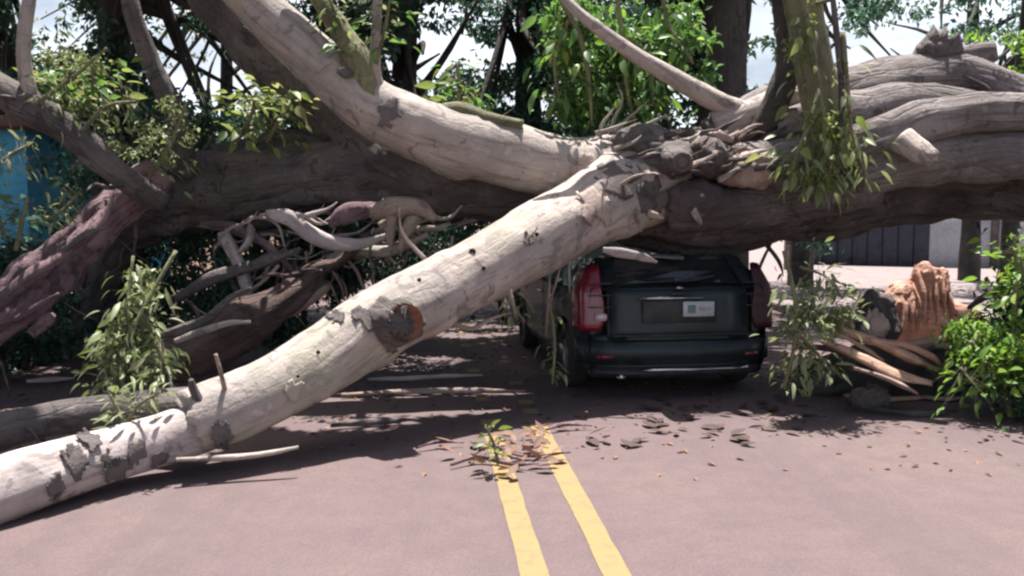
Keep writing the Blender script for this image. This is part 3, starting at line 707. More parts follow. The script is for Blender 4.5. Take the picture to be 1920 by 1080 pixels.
# hanging bark strips under the junction
rs = random.Random(77)
for i, (x, y, d, dx, dy) in enumerate([(1115, 360, 7.45, -20, 60), (1140, 350, 7.4, -10, 80), (1160, 345, 7.4, 5, 60), (1172, 380, 7.4, 10, 50), (1095, 385, 7.3, -8, 55), (1050, 500, 7.3, -18, 70), (1066, 490, 7.35, 2, 60),
                                        (1030, 520, 7.2, -6, 110), (1190, 395, 7.4, 12, 40), (1300, 395, 7.4, 14, 26), (1215, 400, 7.4, 30, 10), (1345, 250, 7.5, 30, 16), (955, 545, 6.7, 12, 50)]):
    pixtube([(x, y, d, 8), (x + dx * .4, y + dy * .4, d - .03, 7), (x + dx * .8, y + dy * .75, d - .02, 5), (x + dx, y + dy, d, 2)], n=5, seg=8, amp=.3, seed=80 + i, flat=.35).build('bark_strip', M['inner_bark' if i % 3 else 'pale_bark'], FT)

# ------------------------------------------------------------------ crushed car
def bez(a, b, t): return a + (b - a) * t
CAR = thing('crushed_car', 'dark teal hatchback with tall red tail lights crushed under the fallen tree', 'car', (1.44, 7.62, 0), math.radians(8.5))
LEN = 3.85
def half_w(y):
    if y < 0.35: return 0.80 + 0.075 * math.sin(min(1, y / 0.35) * math.pi / 2)
    if y > 3.1: return 0.875 - 0.16 * ((y - 3.1) / 0.75) ** 2
    return 0.875
def arch(y):
    z = 0.22
    for c in (0.68, 3.12):
        d = abs(y - c)
        if d < 0.37: z = max(z, 0.29 + math.sqrt(0.37 ** 2 - d * d) * 0.98)
    return z
def belt(y):
    if y < 2.75: return 0.955 + 0.0 * y
    return 0.955 - 0.28 * ((y - 2.75) / 1.1) ** 1.6
ys = sorted(set([0, .03, .08, .16, .25] + [0.68 + .37 * math.cos(math.pi * k / 10) for k in range(11)] + [3.12 + .37 * math.cos(math.pi * k / 10) for k in range(11)] + [1.3, 1.6, 1.9, 2.2, 2.5, 3.6, 3.7, 3.78, 3.85]))
ys = [y for y in ys if 0 <= y <= LEN]
V, Fc = [], []; NP = 13
for y in ys:
    w = half_w(y); zb = arch(y); zt = belt(y)
    prof = []
    for k in range(8):
        t = k / 7; z = zb + (zt - zb) * t
        bulge = 1 - 0.05 * ((z - 0.6) / 0.4) ** 2
        prof.append((w * bulge - (0.012 if k == 0 else 0), z))
    for k, (fx, dz) in enumerate([(.93, .016), (.75, .035), (.5, .045), (.25, .05), (0, .052)]): prof.append((w * fx, zt + dz))
    row = [(-x, y, z) for x, z in prof] + [(x, y, z) for x, z in reversed(prof[:-1])]
    V += row
n = 2 * NP - 1
for i in range(len(ys) - 1):
    for k in range(n - 1):
        a = i * n + k; Fc.append((a, a + n, a + n + 1, a + 1))
# front closing
Fc.append(tuple((len(ys) - 1) * n + k for k in range(n)))
rs = random.Random(5)
V = [Vector(v) for v in V]
for v in V:                                        # dents pressed in by the trunk
    if v.z > .8 and .4 < v.y < 3.0: v.z -= .05 * (1 + noise.noise(v * 3)) 
    if v.z > .7: v.x += .02 * noise.noise(v * 4)
link('body', mesh_from('body', V, Fc, None, True, M['paint']), CAR)
# inner dark tub closing wheel wells and underside
def rbox(name, x0, x1, y0, y1, z0, z1, mat, par=CAR, bev=.02, seg=3, fn=None):
    bm = bmesh.new(); bmesh.ops.create_cube(bm, size=1)
    for v in bm.verts: v.co = Vector(((x0 + x1) / 2 + v.co.x * (x1 - x0), (y0 + y1) / 2 + v.co.y * (y1 - y0), (z0 + z1) / 2 + v.co.z * (z1 - z0)))
    if bev: bmesh.ops.bevel(bm, geom=bm.edges[:], offset=bev, segments=seg, affect='EDGES', clamp_overlap=True)
    if fn:
        bmesh.ops.subdivide_edges(bm, edges=[e for e in bm.edges if e.calc_length() > .25], cuts=6, use_grid_fill=True)
        for v in bm.verts: v.co = fn(v.co)
    me = bpy.data.meshes.new(name); bm.to_mesh(me); bm.free(); me.materials.append(mat)
    me.polygons.foreach_set('use_smooth', [True] * len(me.polygons)) if bev else None
    return link(name, me, par)
rbox('underbody', -.62, .62, .1, 3.7, .20, .88, M['black'])
# tailgate: curved panel with recess for the plate
def curved(v, k=.10, z0=.6):
    v = v.copy(); v.y += .022 * noise.noise(v * 3.1) + .012 * noise.noise(v * 8); v.z += .010 * noise.noise(v * 4 + Vector((5, 0, 0))); v.y += k * (abs(v.x) / .85) ** 2.4 + max(0, v.z - .62) * .10; return v
tg = rbox('tailgate', -.63, .63, -.035, .06, .50, .965, M['paint'], bev=.025, fn=lambda v: curved(v, .03))
rbox('handle', -.09, .09, -.058, -.02, .905, .925, M['black'], tg, .004, 1)
rbox('badge', -.035, .035, -.030, -.012, .945, .975, M['chrome'], tg, .01, 2)
rbox('trim_strip', -.36, .20, -.05, -.012, .862, .888, M['chrome'], tg, .005, 2)
rbox('recess', -.33, .33, -.037, -.02, .66, .85, M['black'], tg, .004, 1)
pl = rbox('number_plate', .02, .30, -.062, -.046, .715, .845, M['plate'], CAR, .005, 1)
pl['label'] = 'pale grey number plate with blurred greenish marks'
rbox('printed_mark', .06, .13, -.0668, -.0625, .745, .815, M['plate_ink'], pl, 0)
rbox('printed_mark', .16, .27, -.0662, -.0625, .765, .795, M['alloy'], pl, 0)
# rear quarter panels
for s in (-1, 1):
    rbox('rear_quarter', min(s * .64, s * .86), max(s * .64, s * .86), -.02, .30, .45, .97, M['paint'], bev=.05, fn=lambda v: curved(v, .12))
# bumper
bp = rbox('rear_bumper', -.865, .865, -.12, .16, .27, .56, M['paint'], bev=.05, seg=4, fn=lambda v: curved(v, .16))
rbox('lower_valance', -.78, .78, -.10, .10, .20, .275, M['black'], bp, .02, 2, fn=lambda v: curved(v, .16))
rbox('chrome_strip', -.34, .62, -.128, -.09, .255, .277, M['chrome'], bp, .006, 2, fn=lambda v: curved(v, .13))
rbox('step_pad', -.60, .60, -.115, .0, .557, .572, M['black'], bp, .005, 1)
for s in (-1, 1):
    rbox('reflector', s * .66 - .07, s * .66 + .07, -.12, -.06, .36, .395, M['red_lens'], bp, .006, 2, fn=lambda v: curved(v, .16))
rbox('exhaust_tip', -.56, -.49, -.10, .05, .19, .225, M['chrome'], CAR, .01, 2)
# tail lights: tall lens wrapping the rear corner
def tail_light(s):
    V, Fc = [], []; nz_, nc = 9, 8
    for j in range(nz_ + 1):
        t = j / nz_; z = .60 + .56 * t
        w = (.27 - .12 * t) * (math.sin(math.pi * min(max(t, .04), .96)) ** .18)
        off = .10 * max(0, z - .62)
        lean = max(0, z - .95) * .42
        for k in range(nc + 1):
            u = k / nc
            if u < .6: x = .885 - lean - w + (w - .03) * (u / .6); y = -.045 + .05 * ((x) / .85) ** 4
            else:
                q = (u - .6) / .4; x = .885 - lean - .03 * (1 - q) + .008; y = .01 + .20 * q
            V.append((s * x, y + off + lean * .9 - .012, z))
    for j in range(nz_):
        for k in range(nc):
            a = j * (nc + 1) + k; f = (a, a + 1, a + nc + 2, a + nc + 1); Fc.append(f if s > 0 else f[::-1])
    me = mesh_from('tail_light', V, Fc, None, True, M['red_lens' if s < 0 else 'shaded_lens']); o = link('tail_light', me, CAR)
    md = o.modifiers.new('s', 'SOLIDIFY'); md.thickness = .03; md.offset = -1
    for zz in (.80, .90, 1.0): rbox('divider', s * .72 - .10 + s * (-.02), s * .72 + .10 + s * (-.02), -.058 + .10 * (zz - .62) + max(0, zz - .95) * .38, -.02 + .10 * (zz - .62), zz, zz + .008, M['black'], o, 0)
    if s < 0: rbox('reversing_lens', s * .70 - .05, s * .70 + .05, -.062, -.03, .69, .75, M['clear_lens'], o, .008, 2)
    return o
tail_light(-1)['label'] = 'red tail light on the left rear corner'; tail_light(1)['label'] = 'tail light on the right rear corner, dark lens standing in for shade'
# crushed cabin
def roof_z(x, y):
    z = 1.255 + .05 * y / 2
    z -= .16 * math.exp(-((y - .9) / .6) ** 2) * (1 + .4 * noise.noise(Vector((x * 2, y * 2, 0))))
    z -= .06 * noise.noise(Vector((x * 4, y * 4, 4))) + .05 * abs(x) ** 2
    return z
V, Fc = [], []; nx, ny = 16, 20
for top in (1, 0):
    for j in range(ny + 1):
        for i in range(nx + 1):
            x = -.64 + 1.28 * i / nx; y = .26 + 1.9 * j / ny
            V.append((x, y, roof_z(x, y) - (0 if top else .035) - .03 * (abs(x) / .64) ** 6))
st_ = (nx + 1) * (ny + 1)
for j in range(ny):
    for i in range(nx):
        a = j * (nx + 1) + i; Fc.append((a, a + 1, a + nx + 2, a + nx + 1)); Fc.append((st_ + a, st_ + a + nx + 1, st_ + a + nx + 2, st_ + a + 1))
for j in range(ny):
    for i, fl_ in ((0, 0), (nx, 1)):
        a = j * (nx + 1) + i; b_ = a + nx + 1; f = (a, b_, st_ + b_, st_ + a); Fc.append(f if not fl_ else f[::-1])
for i in range(nx):
    for j, fl_ in ((0, 1), (ny, 0)):
        a = j * (nx + 1) + i; f = (a, a + 1, st_ + a + 1, st_ + a); Fc.append(f[::-1] if not fl_ else f)
rf = link('roof', mesh_from('roof', V, Fc, None, True, M['paint']), CAR); rf['label'] = 'roof pressed in by the trunk'
rbox('roof_spoiler', -.58, .10, .14, .32, 1.205, 1.235, M['alloy'], CAR, .012, 2, fn=lambda v: Vector((v.x, v.y, v.z + .02 * noise.noise(v * 5) - .03 * v.x)))
def quadpanel(name, P, mat, par=CAR, th=.02, sub=6, crumple=.0, seed=0):
    P = [Vector(p) for p in P]; V, Fc = [], []
    nrm = (P[1] - P[0]).cross(P[3] - P[0]).normalized()
    for side in (0, 1):
        for j in range(sub + 1):
            for i in range(sub + 1):
                u, v = i / sub, j / sub
                p = P[0].lerp(P[1], u).lerp(P[3].lerp(P[2], u), v)
                p += nrm * (crumple * noise.noise(p * 6 + Vector((seed, 0, 0))) - side * th)
                V.append(p)
    s1 = (sub + 1) ** 2
    for j in range(sub):
        for i in range(sub):
            a = j * (sub + 1) + i; Fc.append((a, a + 1, a + sub + 2, a + sub + 1)); Fc.append(tuple(s1 + q for q in (a, a + sub + 1, a + sub + 2, a + 1)))
    ring = [i for i in range(sub)] + [j * (sub + 1) + sub for j in range(sub)] + [sub * (sub + 1) + i for i in range(sub, 0, -1)] + [j * (sub + 1) for j in range(sub, 0, -1)]
    for k in range(len(ring)):
        a, b_ = ring[k], ring[(k + 1) % len(ring)]; Fc.append((a, s1 + a, s1 + b_, b_))
    return link(name, mesh_from(name, V, Fc, None, False, mat), par)
quadpanel('rear_window', [(-.60, .045, .965), (.60, .045, .965), (.50, .27, 1.21), (-.50, .27, 1.23)], M['glass'], crumple=.03)
rbox('wiper', -.02, .34, .03, .05, 1.0, 1.015, M['black'], CAR, .004, 1, fn=lambda v: Vector((v.x, v.y + (v.z - .97) * .7 + .01, v.z + v.x * .15)))
for s in (-1, 1):
    quadpanel('pillar', [(s * .80, .06, .95), (s * .60, .03, .95), (s * .50, .26, 1.22), (s * .66, .36, 1.20)], M['paint'], crumple=.02, seed=s)
    quadpanel('pillar', [(s * .85, 1.30, .93), (s * .85, 1.40, .93), (s * .66, 1.36, 1.20), (s * .66, 1.27, 1.19)], M['paint'], seed=s + 2, sub=3)
    quadpanel('pillar', [(s * .84, 2.75, .93), (s * .84, 2.84, .93), (s * .65, 2.2, 1.28), (s * .65, 2.1, 1.28)], M['paint'], seed=s + 3, sub=3)
    quadpanel('side_window', [(s * .83, .34, .93), (s * .84, 1.30, .92), (s * .655, 1.27, 1.18), (s * .655, .38, 1.19)], M['glass'], crumple=.03, seed=s + 5)
    quadpanel('side_window', [(s * .84, 1.40, .92), (s * .83, 2.76, .92), (s * .65, 2.12, 1.27), (s * .655, 1.36, 1.18)], M['glass'], crumple=.03, seed=s + 6)
    d_ = quadpanel('door', [(s * .882, 1.15, .32), (s * .882, 1.62, .32), (s * .872, 1.66, .90), (s * .872, 1.15, .90)], M['paint'], seed=s + 8, th=.01 * s)
    rbox('handle', s * .885 - .012, s * .885 + .012, 1.22, 1.36, .78, .81, M['chrome'], d_, .005, 1)
    d_ = quadpanel('door', [(s * .882, 1.66, .32), (s * .882, 2.66, .32), (s * .872, 2.66, .90), (s * .872, 1.70, .90)], M['paint'], seed=s + 9, th=.01 * s)
    rbox('handle', s * .885 - .012, s * .885 + .012, 1.76, 1.90, .78, .81, M['chrome'], d_, .005, 1)
    rbox('wing_mirror', s * .97 - .07, s * .97 + .07, 2.62, 2.72, .93, 1.03, M['paint'], CAR, .03, 3)
quadpanel('windscreen', [(-.78, 2.86, .93), (.78, 2.86, .93), (.6, 2.2, 1.28), (-.6, 2.2, 1.28)], M['glass'], crumple=.04)
rbox('front_bumper', -.74, .74, 3.74, 3.95, .24, .56, M['paint'], bev=.05, seg=3)
for s in (-1, 1): rbox('headlight', s * .60 - .13, s * .60 + .13, 3.76, 3.88, .57, .68, M['clear_lens'], CAR, .03, 3)
def wheel_mesh(R, r0, w, mat, name, prof):
    V, Fc = [], []; seg = 32
    for (x, r) in prof:
        for k in range(seg):
            a = 2 * math.pi * k / seg; V.append((x, math.cos(a) * r, math.sin(a) * r))
    m_ = len(prof)
    for j in range(m_ - 1):
        for k in range(seg):
            k2 = (k + 1) % seg; Fc.append((j * seg + k, j * seg + k2, (j + 1) * seg + k2, (j + 1) * seg + k))
    return mesh_from(name, V, Fc, None, True, mat)
tyre = wheel_mesh(0, 0, 0, M['rubber'], 'tyre', [(-.09, .17), (-.095, .25), (-.08, .285), (-.05, .297), (.05, .297), (.08, .285), (.095, .25), (.09, .17), (-.09, .17)])
rim = wheel_mesh(0, 0, 0, M['alloy'], 'rim', [(.07, .19), (.088, .185), (.06, .165), (.04, .14), (.055, .06), (.075, .045), (.075, .001)])
for s in (-1, 1):
    for y in (.68, 3.12):
        w = bpy.data.objects.new('wheel', None); COL.objects.link(w); w.parent = CAR; w.location = (s * .775, y, .297); w.rotation_euler = (0, 0, 0 if s > 0 else math.pi)
        link('tyre', tyre, w); link('rim', rim, w)

# ------------------------------------------------------------------ debris on the right
OB = {}
def chunk(name, label, cat, c, sz, mat, seed, spikes=0, group=None, rot=(0, 0, 0), parent=None):
    bm = bmesh.new(); bmesh.ops.create_icosphere(bm, subdivisions=4, radius=1)
    for v in bm.verts:
        n = v.co.copy()
        cell = noise.cell(n * 1.8 + Vector((seed, seed, 0)))
        h = 1 + .20 * noise.fractal(n * 1.3 + Vector((seed, 0, 0)), 1, 2, 3) + .10 * cell
        v.co = Vector((n.x * sz[0], n.y * sz[1], n.z * sz[2])) * h
        if spikes and v.co.z > 0: v.co.z += spikes * max(0, noise.noise(Vector((n.x * 3.2 + seed, n.y * 3.2, 0)))) * n.z * 2
        v.co.z = max(v.co.z, -sz[2] * .75)
    me = bpy.data.meshes.new(name); bm.to_mesh(me); bm.free(); me.materials.append(mat)
    o = link(name, me, parent, c, rot)
    if label: tag(o, label, cat, group)
    return o
gp = at(1730, 690, 9.75); gp.z = 0.02
BW = thing('broken_wood', 'large orange-brown chunk of splintered wood behind the bark slabs', 'wood', gp)
def splinter(parent, base, pts, mat, seed, name='splinter', flat=.6):
    t = Tube([Vector(base) + Vector(p[:3]) for p in pts], [p[3] for p in pts], n=6, seg=14, amp=.16, seed=seed, flat=flat, freq=1.6, fl=(3, .10))
    return t.build(name, M[mat], parent)
chunk('core', None, None, (-.08, .04, .40), (.42, .28, .40), M['orange_wood'], 3.0, 0, parent=BW)
chunk('lobe', None, None, (.02, .0, .74), (.23, .18, .30), M['orange_wood'], 9.0, 0, parent=BW)
chunk('lobe', None, None, (-.26, .0, .62), (.22, .17, .20), M['orange_wood'], 13.0, 0, parent=BW)
ro = random.Random(44)
for k in range(12):
    x0 = ro.uniform(-.38, .25); h = (1.02 if abs(x0) < .15 else .82) * ro.uniform(.9, 1.03); w = ro.uniform(.04, .08)
    splinter(BW, (0, 0, 0), [(x0, -.18, h * .4, w), (x0 * .9, -.16, h * .7, w * .9), (x0 * .85 + ro.uniform(-.04, .04), -.1, h * .9, w * .6), (x0 * .8 + ro.uniform(-.06, .06), -.06, h, w * .12)], 'orange_wood', 1200 + k, flat=.5)
for k in range(8):
    z0 = .25 + ro.uniform(0, .28); L = ro.uniform(.3, .5)
    splinter(BW, (0, 0, 0), [(.22, ro.uniform(-.2, 0), z0, .09), (.22 + L * .5, -.1, z0 + ro.uniform(-.02, .08), .07), (.22 + L, -.1, z0 + ro.uniform(-.08, .06), .015)], 'orange_wood', 1300 + k)
for k in range(14):
    x0 = ro.uniform(-.9, .7); y0 = ro.uniform(-.75, -.35); a_ = ro.uniform(0, 3.14); L = ro.uniform(.08, .22)
    splinter(BW, (0, 0, 0), [(x0, y0, .03, .02), (x0 + L * .5 * math.cos(a_), y0 + L * .5 * math.sin(a_), .05, .028), (x0 + L * math.cos(a_), y0 + L * math.sin(a_), .04, .006)], 'orange_wood' if k % 2 else 'tan_wood', 1400 + k, name='chip')
tag(chunk('stump_block', None, None, at(1640, 600, 8.9), (.24, .2, .30), M['torn_bark'], 17.0), 'dark brown broken stump piece left of the orange chunk', 'wood')
slabs = [
    ([(1548, 640, 7.1), (1610, 668, 7.05), (1680, 702, 6.98), (1742, 718, 6.95)], .075, 'tan_wood', 'long tan bark slab lowest and nearest the road in the debris heap'),
    ([(1575, 618, 7.25), (1640, 640, 7.2), (1700, 668, 7.15), (1750, 690, 7.1)], .07, 'tan_wood', 'tan bark slab in the middle of the debris heap under the pale split block'),
    ([(1600, 690, 6.9), (1650, 705, 6.88), (1690, 722, 6.86), (1715, 735, 6.85)], .035, 'inner_bark', 'narrow pale splinter board at the foot of the debris heap'),
    ([(1650, 640, 7.2), (1700, 648, 7.15), (1745, 668, 7.1), (1760, 680, 7.1)], .045, 'orange_wood', 'short orange-tan split piece on top of the bark slabs'),
    ([(1545, 610, 7.3), (1580, 628, 7.25), (1625, 655, 7.2), (1650, 672, 7.15)], .035, 'tan_wood', 'thin tan slab behind the leafy spray at the left end of the heap'),
    ([(1690, 652, 7.5), (1740, 640, 7.5), (1800, 655, 7.4), (1830, 668, 7.35)], .055, 'tan_wood', 'short pale slab beneath the orange wood chunk'),
    ([(1500, 650, 8.2), (1560, 655, 8.1), (1640, 690, 7.9), (1700, 712, 7.8)], .05, 'brown_bark', 'dark bark slab beneath the tan slabs beside the leafy spray'),
    ([(1600, 760, 0), (1650, 772, 0), (1720, 780, 0), (1770, 778, 0)], .035, 'torn_bark', 'thin dark bark strip on the road below the debris heap'),
    ([(1580, 742, 0), (1620, 752, 0), (1690, 752, 0), (1740, 748, 0)], .035, 'tan_wood', 'narrow tan bark strip on the road in front of the leafy branch'),
    ([(1700, 738, 0), (1735, 748, 0), (1775, 752, 0), (1800, 750, 0)], .03, 'inner_bark', 'small pale bark strip beside the green bush'),
    ([(1820, 575, 8.6), (1850, 555, 8.6), (1885, 545, 8.6), (1905, 540, 8.6)], .05, 'torn_bark', 'dark branch piece leaning towards the bush at the right edge')]
for i, (L, r, mt, lab) in enumerate(slabs):
    P = [at(x, y, d) if d else ground(x, y) + Vector((0, 0, .02)) for x, y, d in L]
    t = Tube(P, [r * .45, r * .55, r * .6, r * .3], n=8, seg=22, amp=.22, seed=220 + i, flat=2.6, freq=4, fl=(4, .2), jag=(.05, .05))
    o = t.build('bark_slab' if i < 10 else 'broken_branch', M[mt]); tag(o, lab, 'bark' if i < 10 else 'branch', 'bark slabs in the debris heap' if i < 10 else None)
chunk('wood_block', 'small pale split block standing above the bark slabs', 'wood', at(1640, 618, 7.40), (.11, .09, .13), M['inner_bark'], 23.0, .06)
tag(chunk('wood_knot', None, None, ground(1640, 770) + Vector((0, .1, .07)), (.17, .12, .10), M['grey_bark'], 29.0, .04), 'grey knotted lump of bark on the road edge under the leafy branch', 'wood')
tag(chunk('debris_mound', None, None, at(1640, 725, 7.7) + Vector((.1, .25, 0)), (.75, .42, .26), M['dark_bark'], 37.0, .04), 'dark mound of broken bark and soil under the slabs beside the car', 'bark')
tag(chunk('debris_mound', None, None, ground(1790, 725) + Vector((0, .3, .12)), (.5, .4, .22), M['dark_bark'], 41.0, .04), 'dark mound of broken bark beside the green bush', 'bark')

# broken pale branch behind the front limb (centre left)
BB = thing('broken_branch', 'pale twisted broken branch hanging behind the front limb', 'branch')
for i, L in enumerate([[(505, 402, 8.0, 9), (545, 408, 8.0, 15), (585, 438, 7.95, 15), (625, 455, 7.95, 12), (680, 456, 7.95, 9), (730, 440, 7.9, 5)],
                       [(620, 420, 8.0, 10), (650, 402, 8.0, 18), (690, 395, 8.0, 16), (720, 385, 8.0, 8)],
                       [(700, 400, 7.9, 16), (740, 390, 7.85, 22), (785, 388, 7.85, 18), (815, 410, 7.85, 8)],
                       [(735, 400, 7.9, 16), (730, 440, 7.88, 12), (733, 472, 7.86, 4)], [(780, 400, 7.9, 14), (760, 440, 7.88, 10), (750, 470, 7.86, 4)]]):
    pixtube(L, n=7, seg=14, amp=.28, seed=250 + i, flat=.7, jag=(.03, .03)).build('splinter', M[('smooth_bark', 'red_bark', 'inner_bark', 'inner_bark', 'inner_bark')[i]], BB)
TG = thing('branch_tangle', 'tangle of broken pale twigs and splinters in the gap beneath the shaded limb', 'branches')
rq = random.Random(70)
for i, L in enumerate([[(330, 560, 8.1, 10), (400, 520, 8.0, 13), (470, 500, 8.0, 11), (560, 470, 7.9, 6)], [(420, 440, 8.2, 12), (450, 500, 8.1, 14), (470, 560, 8.0, 10), (500, 610, 8.0, 5)],
                       [(600, 500, 8.2, 8), (660, 470, 8.1, 12), (730, 470, 8.0, 10), (800, 440, 8.0, 6)], [(520, 560, 8.0, 12), (580, 510, 8.0, 14), (640, 490, 8.0, 10), (690, 440, 8.0, 7)],
                       [(380, 420, 8.4, 9), (440, 430, 8.3, 12), (500, 460, 8.2, 9), (560, 520, 8.1, 5)], [(470, 430, 8.2, 11), (465, 455, 8.1, 9), (440, 480, 8.1, 4)], [(610, 540, 8.0, 8), (560, 575, 7.9, 10), (520, 600, 7.8, 6)]]):
    pixtube(L, n=6, seg=14, amp=.26, seed=1480 + i, flat=.75, jag=(.05, .04), freq=4).build('branch', M[('grey_bark', 'smooth_bark', 'pale_bark', 'brown_bark', 'red_bark', 'smooth_bark', 'inner_bark')[i]], TG)
for k in range(110):
    x = rq.uniform(400, 860); y = rq.uniform(395, 520) - max(0, x - 600) * .25 * 0; d = rq.uniform(7.9, 8.9)
    if y > 640 - x * .30 + 60: continue
    L = rq.uniform(40, 150); a_ = rq.choice((rq.uniform(-.7, .1), rq.uniform(-.5, -.1), rq.uniform(.6, 2.4))); w = rq.uniform(1.5, 6)
    pixtube([(x, y, d, w), (x + L * .35 * math.cos(a_), y + L * .35 * math.sin(a_) + rq.uniform(-9, 9), d, w), (x + L * .7 * math.cos(a_ + .2), y + L * .7 * math.sin(a_ + .2) + rq.uniform(-9, 9), d, w * .6), (x + L * math.cos(a_), y + L * math.sin(a_), d, w * .2)], n=4, seg=7, amp=.28, seed=1500 + k, flat=.7, freq=6).build('twig', M[rq.choice(('smooth_bark', 'inner_bark', 'grey_bark', 'pale_bark', 'red_bark'))], TG)
o = pixtube([(1130, 468, 7.15, 5), (1165, 474, 7.12, 9), (1205, 482, 7.1, 9), (1232, 492, 7.1, 3)], n=6, seg=10, amp=.3, seed=262, flat=.4).build('bark_strip', M['smooth_bark']); tag(o, 'pale strip of bark lying on the crushed rear edge of the car roof', 'bark')
BC = thing('broken_branch', 'thin pale fallen branch lying in the shade by the left leafy spray', 'branch')
pixtube([(300, 628, 7.0, 7), (345, 618, 6.95, 10), (390, 598, 6.9, 9), (430, 560, 6.9, 6), (470, 540, 6.9, 3)], n=7, seg=12, amp=.25, seed=260).build('stem', M['grey_bark'], BC)
pixtube([(330, 640, 6.9, 7), (380, 622, 6.85, 8), (430, 606, 6.8, 6), (470, 604, 6.8, 3)], n=7, seg=12, amp=.25, seed=261).build('twig', M['pale_bark'], BC)
BD = thing('broken_branch', 'purple-grey broken branch with side twigs at the left edge', 'branch')
for i, L in enumerate([[(-20, 585, 6.8, 12), (60, 520, 6.85, 13), (130, 475, 6.9, 10), (190, 420, 6.95, 6), (215, 360, 7.0, 3)], [(30, 600, 6.7, 7), (70, 575, 6.7, 7), (110, 550, 6.7, 3)], [(60, 625, 6.7, 10), (90, 600, 6.7, 12), (100, 590, 6.7, 6)], [(120, 470, 6.9, 6), (160, 440, 6.8, 6), (200, 425, 6.8, 3)]]):
    pixtube(L, n=7, seg=12, amp=.25, seed=270 + i).build('stem' if i == 0 else 'twig', M['red_bark' if i != 3 else 'grey_bark'], BD)
for i, (lab, L, mt) in enumerate([
    ('long thin pale stick on the road in the shade left of the car', [(640, 748), (760, 742), (880, 740), (985, 741)], 'inner_bark'),
    ('pale stick on the shaded road just under the front limb', [(690, 718), (760, 716), (830, 712), (905, 710)], 'smooth_bark'),
    ('short stick on the shaded road at the left beside the dark undergrowth', [(50, 722), (95, 719), (140, 716)], 'smooth_bark'),
    ('bent stick lying in the limb shadow in the lower left', [(620, 806), (700, 800), (790, 794)], 'torn_bark')]):
    P = [ground(x, y) + Vector((0, 0, .035)) for x, y in L]
    Tube(P, [.018] + [.032] * (len(P) - 2) + [.012], n=6, seg=10, amp=.3, seed=280 + i, freq=5)
    o = Tube(P, [.014] + [.026] * (len(P) - 2) + [.008], n=6, seg=10, amp=.3, seed=280 + i, freq=5).build('stick', M[mt]); tag(o, lab, 'stick')

# ------------------------------------------------------------------ leafy branches near the camera
lo1 = [hero_leaf('leaf', .105, .028, M['leaf_olive'], .35), hero_leaf('leaf', .085, .034, M['leaf_olive'], .15), hero_leaf('leaf', .125, .024, M['leaf_olive'], .5)]
lb1 = [hero_leaf('leaf', .12, .05, M['leaf_bright'], .3), hero_leaf('leaf', .10, .045, M['leaf_bright'], .15)]
lm1 = [hero_leaf('leaf', .13, .05, M['leaf_mid'], .35), hero_leaf('leaf', .11, .045, M['leaf_mid'], .2)]
ly1 = [hero_leaf('leaf', .13, .06, M['leaf_yellow'], .35), hero_leaf('leaf', .11, .05, M['leaf_yellow'], .2)]
ld1 = [hero_leaf('leaf', .13, .05, M['leaf_dark'], .35)]
def extra_leaves(clumps, mat, seed):
    def f(root):
        V, T = clumps_leaves(clumps, seed, gaps=False, sunwin=False)
        o = link('small_leaves', np_mesh('small_leaves', V, T, M[mat]), root); o['kind'] = 'stuff'
    return f
def pc(x, y, d, rx, ry, n, ls, rd=None):
    return (at(x, y, d), (px2m(rx, d), px2m(rd or rx, d), px2m(ry, d)), n, ls)
leafy_branch('olive green leafy spray hanging behind the front limb at the left', [
    [(330, 470, 6.1, 4), (290, 540, 6.0, 4), (250, 620, 5.9, 4), (230, 700, 5.8, 4), (240, 790, 5.7, 3)],
    [(250, 620, 5.9, 3), (210, 670, 5.85, 3), (185, 740, 5.8, 2)], [(270, 590, 5.95, 3), (300, 650, 5.85, 3), (300, 730, 5.7, 2)], [(250, 480, 6.1, 3), (240, 560, 6.0, 3), (220, 640, 5.9, 2)]],
    lo1, 250, 1, 1.0, .5, spread=.10, extra=extra_leaves([pc(240, 680, 5.95, 60, 90, 700, .06), pc(280, 560, 6.1, 40, 70, 350, .055)], 'leaf_olive', 301))
leafy_branch('small pale green tuft of leaves at the bare end of the front limb', [
    [(235, 820, 5.2, 4), (228, 780, 5.2, 4), (205, 740, 5.2, 3)], [(232, 800, 5.2, 3), (260, 760, 5.15, 3), (300, 735, 5.1, 2)]], lo1, 60, 2, .8, .1, spread=.07)
leafy_branch('olive leafy spray beside the right rear corner of the crushed car', [
    [(1470, 470, 6.75, 4), (1490, 560, 6.73, 4), (1490, 640, 6.7, 4), (1470, 730, 6.66, 3)],
    [(1490, 560, 6.73, 3), (1550, 590, 6.72, 3), (1610, 600, 6.7, 2)], [(1490, 620, 6.7, 3), (1530, 660, 6.68, 3), (1560, 700, 6.66, 2)], [(1500, 500, 6.78, 3), (1550, 520, 6.78, 2), (1580, 560, 6.78, 2)]],
    lo1, 210, 3, .95, .4, spread=.17, extra=extra_leaves([pc(1500, 620, 6.78, 55, 90, 420, .055), pc(1570, 590, 6.78, 50, 40, 220, .055)], 'leaf_olive', 303))
